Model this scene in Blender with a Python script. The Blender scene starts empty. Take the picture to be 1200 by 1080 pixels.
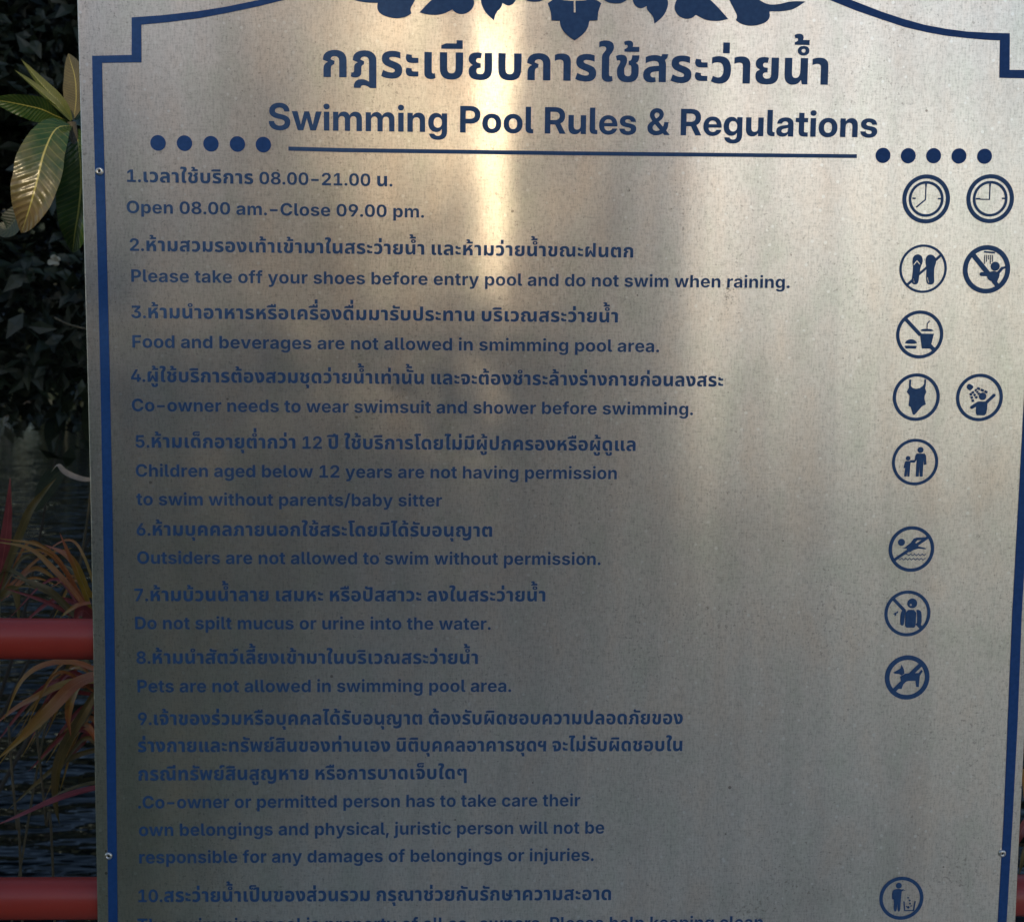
import bpy, bmesh, math, random
from mathutils import Vector, Matrix, noise
from mathutils.geometry import tessellate_polygon, delaunay_2d_cdt

# ------------------------------------------------------------------ camera, sky, sun, exposure
scene = bpy.context.scene
COL = scene.collection
CAM_LOC = (0.00000, -0.90671, 1.50000)
CAM_RIGHT = (0.999523, -0.028790, 0.011183)
CAM_UP = (-0.008851, 0.079900, 0.996764)
CAM_FORWARD = (0.029591, 0.996387, -0.079608)
cam_data = bpy.data.cameras.new('camera')
cam_data.sensor_fit = 'HORIZONTAL'
cam_data.sensor_width = 36.0
cam_data.lens = 37.5
cam_data.clip_start = 0.02
cam_data.clip_end = 2000.0
cam_data.dof.use_dof = True
cam_data.dof.focus_distance = 0.91
cam_data.dof.aperture_fstop = 15.0
camera = bpy.data.objects.new('camera', cam_data)
COL.objects.link(camera)
r_, u_, f_ = Vector(CAM_RIGHT), Vector(CAM_UP), Vector(CAM_FORWARD)
camera.matrix_world = Matrix(((r_.x, u_.x, -f_.x, CAM_LOC[0]),
                              (r_.y, u_.y, -f_.y, CAM_LOC[1]),
                              (r_.z, u_.z, -f_.z, CAM_LOC[2]), (0, 0, 0, 1)))
scene.camera = camera

SUN_EL = math.radians(22.0)
SUN_AZ = math.radians(0.8)           # sun stands behind the photographer, a touch to the right
sun_dir = Vector((math.sin(SUN_AZ) * math.cos(SUN_EL), -math.cos(SUN_AZ) * math.cos(SUN_EL), math.sin(SUN_EL)))
world = bpy.data.worlds.new('World')
scene.world = world
world.use_nodes = True
wn = world.node_tree.nodes
sky = wn.new('ShaderNodeTexSky')
sky.sky_type = 'NISHITA'
sky.sun_disc = False
sky.sun_elevation = SUN_EL
sky.sun_rotation = math.pi - SUN_AZ
sky.air_density = 1.0
sky.dust_density = 0.6
world.node_tree.links.new(sky.outputs[0], wn['Background'].inputs[0])
wn['Background'].inputs[1].default_value = 0.15
sun_data = bpy.data.lights.new('sun', 'SUN')
sun_data.energy = 2.0
sun_data.angle = math.radians(0.5)
sun_data.color = (1.0, 0.80, 0.52)
sun = bpy.data.objects.new('sun', sun_data)
COL.objects.link(sun)
sun.rotation_euler = sun_dir.to_track_quat('Z', 'Y').to_euler()
sun.location = (0, -20, 15)
scene.view_settings.view_transform = 'Standard'
scene.view_settings.look = 'None'
scene.view_settings.exposure = 0.05
scene.view_settings.gamma = 1.0
scene.view_settings.use_curve_mapping = False
scene.cycles.max_bounces = 8
scene.cycles.caustics_reflective = False

# ------------------------------------------------------------------ helpers
def link(name, verts, faces, material, parent=None, uvs=None, smooth=False):
    me = bpy.data.meshes.new(name)
    me.from_pydata([tuple(v) for v in verts], [], faces)
    if uvs is not None:
        lay = me.uv_layers.new(name='UVMap')
        for lp in me.loops:
            lay.data[lp.index].uv = uvs[lp.vertex_index]
    if smooth:
        for p in me.polygons:
            p.use_smooth = True
    me.materials.append(material)
    me.update()
    o = bpy.data.objects.new(name, me)
    COL.objects.link(o)
    if parent is not None:
        o.parent = parent
    return o

def tag(o, label=None, category=None, group=None, kind=None):
    if label: o['label'] = label
    if category: o['category'] = category
    if group: o['group'] = group
    if kind: o['kind'] = kind
    return o

def thing(name, label, category, loc=(0, 0, 0), group=None):
    o = bpy.data.objects.new(name, None)
    o.empty_display_size = 0.1
    COL.objects.link(o)
    o.location = loc
    return tag(o, label, category, group)

def local(parent, v):
    return Vector(v) - parent.location

def new_mat(name):
    m = bpy.data.materials.new(name)
    m.use_nodes = True
    nt = m.node_tree
    return m, nt, nt.nodes['Principled BSDF']

def node(nt, kind, **inp):
    n = nt.nodes.new(kind)
    for k, v in inp.items():
        if k in n.inputs: n.inputs[k].default_value = v
        else: setattr(n, k, v)
    return n

def ramp(nt, stops):
    n = nt.nodes.new('ShaderNodeValToRGB')
    while len(n.color_ramp.elements) < len(stops):
        n.color_ramp.elements.new(0.5)
    for e, (p, c) in zip(n.color_ramp.elements, stops):
        e.position = p
        e.color = (*c, 1) if len(c) == 3 else c
    return n

def math_n(nt, op, a, b=None):
    n = nt.nodes.new('ShaderNodeMath')
    n.operation = op
    for i, v in enumerate((a, b)):
        if v is None: continue
        if isinstance(v, (int, float)): n.inputs[i].default_value = v
        else: nt.links.new(v, n.inputs[i])
    return n.outputs[0]

def mix_rgb(nt, fac, a, b, mode='MIX'):
    n = nt.nodes.new('ShaderNodeMix')
    n.data_type = 'RGBA'
    n.blend_type = mode
    for idx, v in ((0, fac), (6, a), (7, b)):
        if isinstance(v, (int, float)): n.inputs[idx].default_value = v
        elif isinstance(v, tuple): n.inputs[idx].default_value = (*v, 1) if len(v) == 3 else v
        else: nt.links.new(v, n.inputs[idx])
    return n.outputs[2]

def obj_noise(nt, scale, detail=2.0, rough=0.5, stretch=(1, 1, 1)):
    tc = nt.nodes.new('ShaderNodeTexCoord')
    mp = nt.nodes.new('ShaderNodeMapping')
    mp.inputs['Scale'].default_value = stretch
    nt.links.new(tc.outputs['Object'], mp.inputs[0])
    n = node(nt, 'ShaderNodeTexNoise', Scale=scale, Detail=detail, Roughness=rough)
    nt.links.new(mp.outputs[0], n.inputs['Vector'])
    return n.outputs['Fac']

# ------------------------------------------------------------------ materials
STREAK_ROUGH, STREAK_ANISO = 0.160, -0.767
HAZE_ROUGH, HAZE_ANISO = 0.345, -0.42
HEDGE_TOP, VEIL_LEAVES = 4.25, 58000
SCUFFS = [(0.1400, 0.5700, 0.011, 0.022, 0.7), (0.3620, 0.3660, 0.006, 0.004, 0.6), (0.0530, 0.6560, 0.004, 0.004, 0.8)]
def make_metal():
    m, nt, b = new_mat('brushed_metal')
    tan = nt.nodes.new('ShaderNodeTangent')
    tan.direction_type = 'UV_MAP'
    tan.uv_map = 'UVMap'
    mott = obj_noise(nt, 26, 4, 0.6, (1, 1, 0.5))
    weave = obj_noise(nt, 620, 2, 0.6, (1, 1, 0.25))
    weave2 = obj_noise(nt, 620, 2, 0.6, (0.25, 1, 1))
    grain = obj_noise(nt, 900, 1, 0.5)
    g = math_n(nt, 'ADD', math_n(nt, 'MULTIPLY', weave, 0.45), math_n(nt, 'MULTIPLY', weave2, 0.30))
    g = math_n(nt, 'ADD', g, math_n(nt, 'MULTIPLY', grain, 0.25))
    c1 = ramp(nt, [(0.34, (0.58, 0.545, 0.495)), (0.50, (0.880, 0.825, 0.750)), (0.66, (0.99, 0.95, 0.88))])
    nt.links.new(g, c1.inputs[0])
    c2 = ramp(nt, [(0.3, (0.86, 0.90, 0.86)), (0.5, (0.97, 0.96, 0.95)), (0.72, (1.0, 0.93, 0.88))])
    nt.links.new(mott, c2.inputs[0])
    col = mix_rgb(nt, 1.0, c1.outputs[0], c2.outputs[0], 'MULTIPLY')
    # faint upright run-off streaks and soft handling smudges
    runs = ramp(nt, [(0.35, (0.86, 0.86, 0.87)), (0.6, (1, 1, 1))])
    nt.links.new(obj_noise(nt, 34, 3, 0.6, (1, 1, 0.05)), runs.inputs[0])
    col = mix_rgb(nt, 0.7, col, runs.outputs[0], 'MULTIPLY')
    smg = ramp(nt, [(0.50, (1, 1, 1)), (0.75, (0.80, 0.79, 0.78))])
    nt.links.new(obj_noise(nt, 7, 5, 0.7, (1, 1, 1)), smg.inputs[0])
    col = mix_rgb(nt, 0.8, col, smg.outputs[0], 'MULTIPLY')
    # dark grit specks
    tc = nt.nodes.new('ShaderNodeTexCoord')
    vor = node(nt, 'ShaderNodeTexVoronoi', Scale=46.0, Randomness=1.0)
    nt.links.new(tc.outputs['Object'], vor.inputs['Vector'])
    sep = nt.nodes.new('ShaderNodeSeparateColor')
    nt.links.new(vor.outputs['Color'], sep.inputs[0])
    rad = math_n(nt, 'MULTIPLY', math_n(nt, 'POWER', sep.outputs[0], 4.0), 0.075)
    spot = math_n(nt, 'LESS_THAN', vor.outputs['Distance'], rad)
    col = mix_rgb(nt, math_n(nt, 'MULTIPLY', spot, 0.65), col, (0.12, 0.09, 0.07))
    # fine dark pitting, clustered
    fine = obj_noise(nt, 300, 2, 0.55)
    clus = obj_noise(nt, 9, 3, 0.6)
    pit = math_n(nt, 'GREATER_THAN', math_n(nt, 'ADD', fine, math_n(nt, 'MULTIPLY', clus, 0.40)), 0.885)
    col = mix_rgb(nt, math_n(nt, 'MULTIPLY', pit, 0.40), col, (0.18, 0.15, 0.12))
    # a dark rubbed scuff and two small stains
    for (sx_, sz_, rx_, rz_, amt) in SCUFFS:
        mp = nt.nodes.new('ShaderNodeMapping')
        mp.inputs['Location'].default_value = (-sx_ / rx_, 0, -sz_ / rz_)
        mp.inputs['Scale'].default_value = (1 / rx_, 1, 1 / rz_)
        nt.links.new(tc.outputs['Object'], mp.inputs[0])
        ln = nt.nodes.new('ShaderNodeVectorMath')
        ln.operation = 'LENGTH'
        nt.links.new(mp.outputs[0], ln.inputs[0])
        near = math_n(nt, 'SUBTRACT', 1.0, ln.outputs['Value'])
        ragged = math_n(nt, 'ADD', near, math_n(nt, 'MULTIPLY', math_n(nt, 'SUBTRACT', obj_noise(nt, 260, 3, 0.7), 0.62), 3.2))
        mask = ramp(nt, [(0.35, (0, 0, 0)), (0.75, (1, 1, 1))])
        nt.links.new(math_n(nt, 'MULTIPLY', ragged, math_n(nt, 'GREATER_THAN', near, 0.0)), mask.inputs[0])
        col = mix_rgb(nt, math_n(nt, 'MULTIPLY', mask.outputs[0], amt), col, (0.10, 0.085, 0.07))
    # pale dust specks
    vor2 = node(nt, 'ShaderNodeTexVoronoi', Scale=120.0, Randomness=1.0)
    nt.links.new(tc.outputs['Object'], vor2.inputs['Vector'])
    sep2 = nt.nodes.new('ShaderNodeSeparateColor')
    nt.links.new(vor2.outputs['Color'], sep2.inputs[0])
    rad2 = math_n(nt, 'MULTIPLY', math_n(nt, 'POWER', sep2.outputs[1], 2.2), 0.17)
    spot2 = math_n(nt, 'LESS_THAN', vor2.outputs['Distance'], rad2)
    col = mix_rgb(nt, math_n(nt, 'MULTIPLY', spot2, 0.65), col, (0.95, 0.93, 0.88))
    bump = node(nt, 'ShaderNodeBump', Strength=0.05, Distance=0.0006)
    nt.links.new(g, bump.inputs['Height'])
    def gloss(rough, aniso, dist):
        n = nt.nodes.new('ShaderNodeBsdfAnisotropic')
        n.distribution = dist
        n.inputs['Roughness'].default_value = rough
        n.inputs['Anisotropy'].default_value = aniso
        nt.links.new(col, n.inputs['Color'])
        nt.links.new(tan.outputs[0], n.inputs['Tangent'])
        nt.links.new(bump.outputs[0], n.inputs['Normal'])
        return n.outputs[0]
    def blend(fac, a, c):
        n = nt.nodes.new('ShaderNodeMixShader')
        n.inputs[0].default_value = fac
        nt.links.new(a, n.inputs[1])
        nt.links.new(c, n.inputs[2])
        return n.outputs[0]
    sheen = blend(0.76, gloss(STREAK_ROUGH, STREAK_ANISO, 'BECKMANN'), gloss(HAZE_ROUGH, HAZE_ANISO, 'GGX'))
    dust = nt.nodes.new('ShaderNodeBsdfDiffuse')
    dust.inputs['Color'].default_value = (0.45, 0.42, 0.38, 1)
    nt.links.new(blend(0.03, sheen, dust.outputs[0]), nt.nodes['Material Output'].inputs[0])
    return m

def make_ink(name, base, base2, spec=0.28):
    m, nt, b = new_mat(name)
    n = obj_noise(nt, 240, 2, 0.6)
    c = ramp(nt, [(0.35, base), (0.65, base2)])
    nt.links.new(n, c.inputs[0])
    nt.links.new(c.outputs[0], b.inputs['Base Color'])
    b.inputs['Roughness'].default_value = 0.55
    b.inputs['Specular IOR Level'].default_value = spec
    return m

def make_red():
    m, nt, b = new_mat('red_pipe_paint')
    n = obj_noise(nt, 14, 4, 0.6, (0.4, 1, 1))
    c = ramp(nt, [(0.3, (0.27, 0.024, 0.017)), (0.7, (0.37, 0.038, 0.025))])
    nt.links.new(n, c.inputs[0])
    dust = obj_noise(nt, 420, 2, 0.6)
    d = ramp(nt, [(0.66, (0, 0, 0)), (0.74, (1, 1, 1))])
    nt.links.new(dust, d.inputs[0])
    col = mix_rgb(nt, math_n(nt, 'MULTIPLY', d.outputs[0], 0.3), c.outputs[0], (0.28, 0.13, 0.10))
    chip = ramp(nt, [(0.70, (0, 0, 0)), (0.72, (1, 1, 1))])
    nt.links.new(obj_noise(nt, 48, 4, 0.7, (0.6, 1, 1)), chip.inputs[0])
    col = mix_rgb(nt, math_n(nt, 'MULTIPLY', chip.outputs[0], 0.7), col, (0.075, 0.030, 0.020))
    nt.links.new(col, b.inputs['Base Color'])
    b.inputs['Roughness'].default_value = 0.45
    b.inputs['Coat Weight'].default_value = 0.12
    b.inputs['Coat Roughness'].default_value = 0.07
    bump = node(nt, 'ShaderNodeBump', Strength=0.08, Distance=0.001)
    nt.links.new(obj_noise(nt, 160, 2, 0.6), bump.inputs['Height'])
    nt.links.new(bump.outputs[0], b.inputs['Normal'])
    return m

def make_leaf(name, low, high, rib, rough=0.38, veins=26.0, vein_bump=0.5, translucent=0.0, tip=None):
    """Leaf with a midrib and side veins; UV x runs across (0..1), y along (0..1)."""
    m, nt, b = new_mat(name)
    uv = nt.nodes.new('ShaderNodeUVMap')
    uv.uv_map = 'UVMap'
    sx = nt.nodes.new('ShaderNodeSeparateXYZ')
    nt.links.new(uv.outputs[0], sx.inputs[0])
    ac = math_n(nt, 'ABSOLUTE', math_n(nt, 'SUBTRACT', sx.outputs[0], 0.5))
    n = obj_noise(nt, 40, 3, 0.6)
    c = ramp(nt, [(0.3, low), (0.7, high)])
    nt.links.new(n, c.inputs[0])
    col = c.outputs[0]
    if tip is not None:
        t = ramp(nt, [(0.25, (0, 0, 0)), (0.85, (1, 1, 1))])
        nt.links.new(math_n(nt, 'ADD', sx.outputs[1], math_n(nt, 'MULTIPLY', math_n(nt, 'SUBTRACT', n, 0.5), 0.8)), t.inputs[0])
        col = mix_rgb(nt, t.outputs[0], col, tip)
    wv = math_n(nt, 'SINE', math_n(nt, 'MULTIPLY', math_n(nt, 'SUBTRACT', sx.outputs[1], math_n(nt, 'MULTIPLY', ac, 0.22)), veins * 6.283))
    vl = ramp(nt, [(0.80, (0, 0, 0)), (1.0, (1, 1, 1))])
    nt.links.new(wv, vl.inputs[0])
    col = mix_rgb(nt, math_n(nt, 'MULTIPLY', vl.outputs[0], 0.18), col, rib)
    mid = ramp(nt, [(0.012, (1, 1, 1)), (0.026, (0, 0, 0))])
    nt.links.new(ac, mid.inputs[0])
    col = mix_rgb(nt, mid.outputs[0], col, rib)
    nt.links.new(col, b.inputs['Base Color'])
    b.inputs['Roughness'].default_value = rough
    h = math_n(nt, 'ADD', math_n(nt, 'MULTIPLY', wv, 0.3), math_n(nt, 'MULTIPLY', obj_noise(nt, 120, 3, 0.6), 0.6))
    bump = node(nt, 'ShaderNodeBump', Strength=vein_bump, Distance=0.002)
    nt.links.new(h, bump.inputs['Height'])
    nt.links.new(bump.outputs[0], b.inputs['Normal'])
    if translucent:
        tr = nt.nodes.new('ShaderNodeBsdfTranslucent')
        nt.links.new(col, tr.inputs[0])
        ms = nt.nodes.new('ShaderNodeMixShader')
        ms.inputs[0].default_value = translucent
        nt.links.new(b.outputs[0], ms.inputs[1])
        nt.links.new(tr.outputs[0], ms.inputs[2])
        nt.links.new(ms.outputs[0], nt.nodes['Material Output'].inputs[0])
    return m

def make_foliage(name, low, high, rough=0.45, scale=3.0):
    m, nt, b = new_mat(name)
    n = obj_noise(nt, scale, 4, 0.65)
    c = ramp(nt, [(0.3, low), (0.7, high)])
    nt.links.new(n, c.inputs[0])
    nt.links.new(c.outputs[0], b.inputs['Base Color'])
    b.inputs['Roughness'].default_value = rough
    return m

def make_plain(name, low, high, rough, scale, bump=0.0, stretch=(1, 1, 1), bump_dist=0.01):
    m, nt, b = new_mat(name)
    n = obj_noise(nt, scale, 5, 0.6, stretch)
    c = ramp(nt, [(0.3, low), (0.7, high)])
    nt.links.new(n, c.inputs[0])
    nt.links.new(c.outputs[0], b.inputs['Base Color'])
    b.inputs['Roughness'].default_value = rough
    if bump:
        bn = node(nt, 'ShaderNodeBump', Strength=bump, Distance=bump_dist)
        nt.links.new(n, bn.inputs['Height'])
        nt.links.new(bn.outputs[0], b.inputs['Normal'])
    return m

def make_water():
    m, nt, b = new_mat('pond_water')
    b.inputs['Base Color'].default_value = (0.004, 0.007, 0.008, 1)
    b.inputs['Roughness'].default_value = 0.03
    b.inputs['IOR'].default_value = 1.33
    b.inputs['Specular IOR Level'].default_value = 0.42
    n1 = obj_noise(nt, 3.4, 2, 0.5, (0.40, 1, 1))
    n2 = obj_noise(nt, 12.0, 2, 0.5, (0.4, 1, 1))
    h = math_n(nt, 'ADD', n1, math_n(nt, 'MULTIPLY', n2, 0.16))
    bump = node(nt, 'ShaderNodeBump', Strength=1.0, Distance=0.17)
    nt.links.new(h, bump.inputs['Height'])
    nt.links.new(bump.outputs[0], b.inputs['Normal'])
    return m

def make_paving():
    m, nt, b = new_mat('poolside_paving')
    tc = nt.nodes.new('ShaderNodeTexCoord')
    br = node(nt, 'ShaderNodeTexBrick', Scale=1.0)
    br.inputs['Color1'].default_value = (0.60, 0.53, 0.42, 1)
    br.inputs['Color2'].default_value = (0.68, 0.60, 0.48, 1)
    br.inputs['Mortar'].default_value = (0.14, 0.13, 0.12, 1)
    br.inputs['Mortar Size'].default_value = 0.006
    br.inputs['Brick Width'].default_value = 0.4
    br.inputs['Row Height'].default_value = 0.4
    nt.links.new(tc.outputs['Object'], br.inputs['Vector'])
    n = obj_noise(nt, 8, 5, 0.65)
    col = mix_rgb(nt, 0.5, br.outputs[0], mix_rgb(nt, n, (0.52, 0.46, 0.37), (0.72, 0.64, 0.52)))
    nt.links.new(col, b.inputs['Base Color'])
    b.inputs['Roughness'].default_value = 0.75
    return m

M_METAL = make_metal()
M_INK = make_ink('blue_letter_ink', (0.024, 0.074, 0.190), (0.034, 0.094, 0.225))
M_BORDER = make_ink('blue_border_ink', (0.012, 0.058, 0.200), (0.017, 0.072, 0.235), 0.2)
M_RED = make_red()
M_STEEL = make_plain('screw_steel', (0.55, 0.53, 0.50), (0.75, 0.73, 0.70), 0.3, 300)
M_STEEL.node_tree.nodes['Principled BSDF'].inputs['Metallic'].default_value = 1.0
M_SOCKET = make_plain('screw_socket', (0.01, 0.01, 0.012), (0.03, 0.03, 0.03), 0.6, 300)
M_BROAD = make_leaf('broad_leaf', (0.016, 0.048, 0.010), (0.038, 0.080, 0.016), (0.40, 0.38, 0.10), 0.30, 22, 0.25)
M_SHEENLEAF = make_leaf('sheen_tip_leaf', (0.020, 0.055, 0.012), (0.050, 0.085, 0.020), (0.42, 0.38, 0.12), 0.27, 18, 0.35, 0, (0.16, 0.12, 0.060))  # tip colour paints the warm sheen low on the big leaf
M_YOUNG = make_leaf('young_leaf', (0.060, 0.090, 0.012), (0.120, 0.130, 0.020), (0.36, 0.34, 0.08), 0.40, 30, 0.3, 0.15)
M_UNDER = make_leaf('leaf_underside', (0.085, 0.070, 0.026), (0.130, 0.105, 0.040), (0.40, 0.34, 0.10), 0.5, 24, 0.4, 0.1)
M_ORANGE = make_leaf('orange_blade', (0.30, 0.088, 0.028), (0.44, 0.140, 0.046), (0.44, 0.18, 0.07), 0.40, 3, 0.3, 0.2, (0.28, 0.17, 0.03))
M_YELLOW = make_leaf('yellow_green_blade', (0.24, 0.150, 0.022), (0.38, 0.225, 0.036), (0.45, 0.30, 0.06), 0.40, 3, 0.3, 0.2, (0.36, 0.10, 0.05))
M_CRIMSON = make_leaf('crimson_blade', (0.15, 0.022, 0.024), (0.25, 0.045, 0.048), (0.42, 0.10, 0.09), 0.4, 3, 0.3, 0.2)
M_OLIVE = make_leaf('olive_blade', (0.07, 0.060, 0.016), (0.14, 0.095, 0.028), (0.18, 0.13, 0.05), 0.45, 3, 0.3, 0.15)
M_DRY = make_leaf('dry_leaf', (0.11, 0.094, 0.072), (0.20, 0.17, 0.13), (0.22, 0.19, 0.15), 0.35, 4, 0.4)  # pale tone paints in the highlight on the dry bent leaf
M_DARKLEAF = make_leaf('shade_leaf', (0.007, 0.014, 0.008), (0.016, 0.028, 0.012), (0.04, 0.05, 0.02), 0.45, 18, 0.2)  # darker copy of the leaf colour, with shade put into it
M_STEM = make_plain('plant_stem', (0.06, 0.05, 0.03), (0.11, 0.09, 0.05), 0.7, 60, 0.4)
M_BARK = make_plain('tree_bark', (0.02, 0.016, 0.013), (0.05, 0.042, 0.034), 0.85, 9, 0.8, (1, 1, 0.3))
M_PETAL = make_plain('pale_petal', (0.20, 0.19, 0.14), (0.32, 0.30, 0.22), 0.5, 60)
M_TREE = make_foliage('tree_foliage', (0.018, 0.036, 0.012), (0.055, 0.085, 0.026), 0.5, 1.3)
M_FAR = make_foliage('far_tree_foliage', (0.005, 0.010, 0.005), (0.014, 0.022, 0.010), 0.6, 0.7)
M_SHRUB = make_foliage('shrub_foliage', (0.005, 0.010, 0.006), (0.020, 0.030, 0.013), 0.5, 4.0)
M_WATER = make_water()
M_PAVING = make_paving()
M_EARTH = make_plain('damp_earth', (0.016, 0.013, 0.010), (0.040, 0.032, 0.024), 0.9, 1.5, 0.5, (1, 1, 1), 0.05)
M_LAWN = make_plain('lawn_grass', (0.060, 0.085, 0.018), (0.120, 0.140, 0.036), 0.8, 30, 0.8, (1, 1, 1), 0.02)
M_BANK = make_plain('concrete_kerb', (0.16, 0.15, 0.13), (0.26, 0.24, 0.21), 0.85, 6, 0.3)

# ------------------------------------------------------------------ setting
def sheet(name, x0, x1, y0, y1, z, mat):
    o = link(name, [(x0, y0, z), (x1, y0, z), (x1, y1, z), (x0, y1, z)], [(0, 1, 2, 3)], mat)
    return tag(o, kind='structure')

def box_verts(x0, x1, y0, y1, z0, z1):
    v = [(x, y, z) for z in (z0, z1) for y in (y0, y1) for x in (x0, x1)]
    f = [(0, 2, 3, 1), (4, 5, 7, 6), (0, 1, 5, 4), (2, 6, 7, 3), (0, 4, 6, 2), (1, 3, 7, 5)]
    return v, f

sheet('ground', -900, 900, -900, 900, -1.0, M_EARTH)
v, f = box_verts(-0.7, 14, -14, 0.34, -0.9, 0.0)
tag(link('paving', v, f, M_PAVING), kind='structure')
v, f = box_verts(-14, -0.705, -14, 0.34, -0.9, -0.02)
tag(link('unseen_lawn', v, f, M_LAWN), kind='structure')  # unseen grass added to turn the lower-left reflection green
v, f = box_verts(-14, 14, 0.345, 0.47, -0.9, 0.04)
tag(link('kerb', v, f, M_BANK), kind='structure')
sheet('water', -70, 70, 0.40, 43.0, -0.30, M_WATER)

def bank():
    vs, fs = [], []
    nx, ny = 60, 10
    for j in range(ny + 1):
        for i in range(nx + 1):
            x = -70 + 140 * i / nx
            t = j / ny
            y = 39.5 + 24 * t
            z = -0.45 + 1.1 * min(1, t * 2.2) + 0.25 * noise.noise(Vector((x * 0.3, y * 0.3, 3)))
            vs.append((x, y, z))
    for j in range(ny):
        for i in range(nx):
            a = j * (nx + 1) + i
            fs.append((a, a + 1, a + nx + 2, a + nx + 1))
    return tag(link('bank', vs, fs, M_EARTH, smooth=True), kind='structure')
bank()

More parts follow.
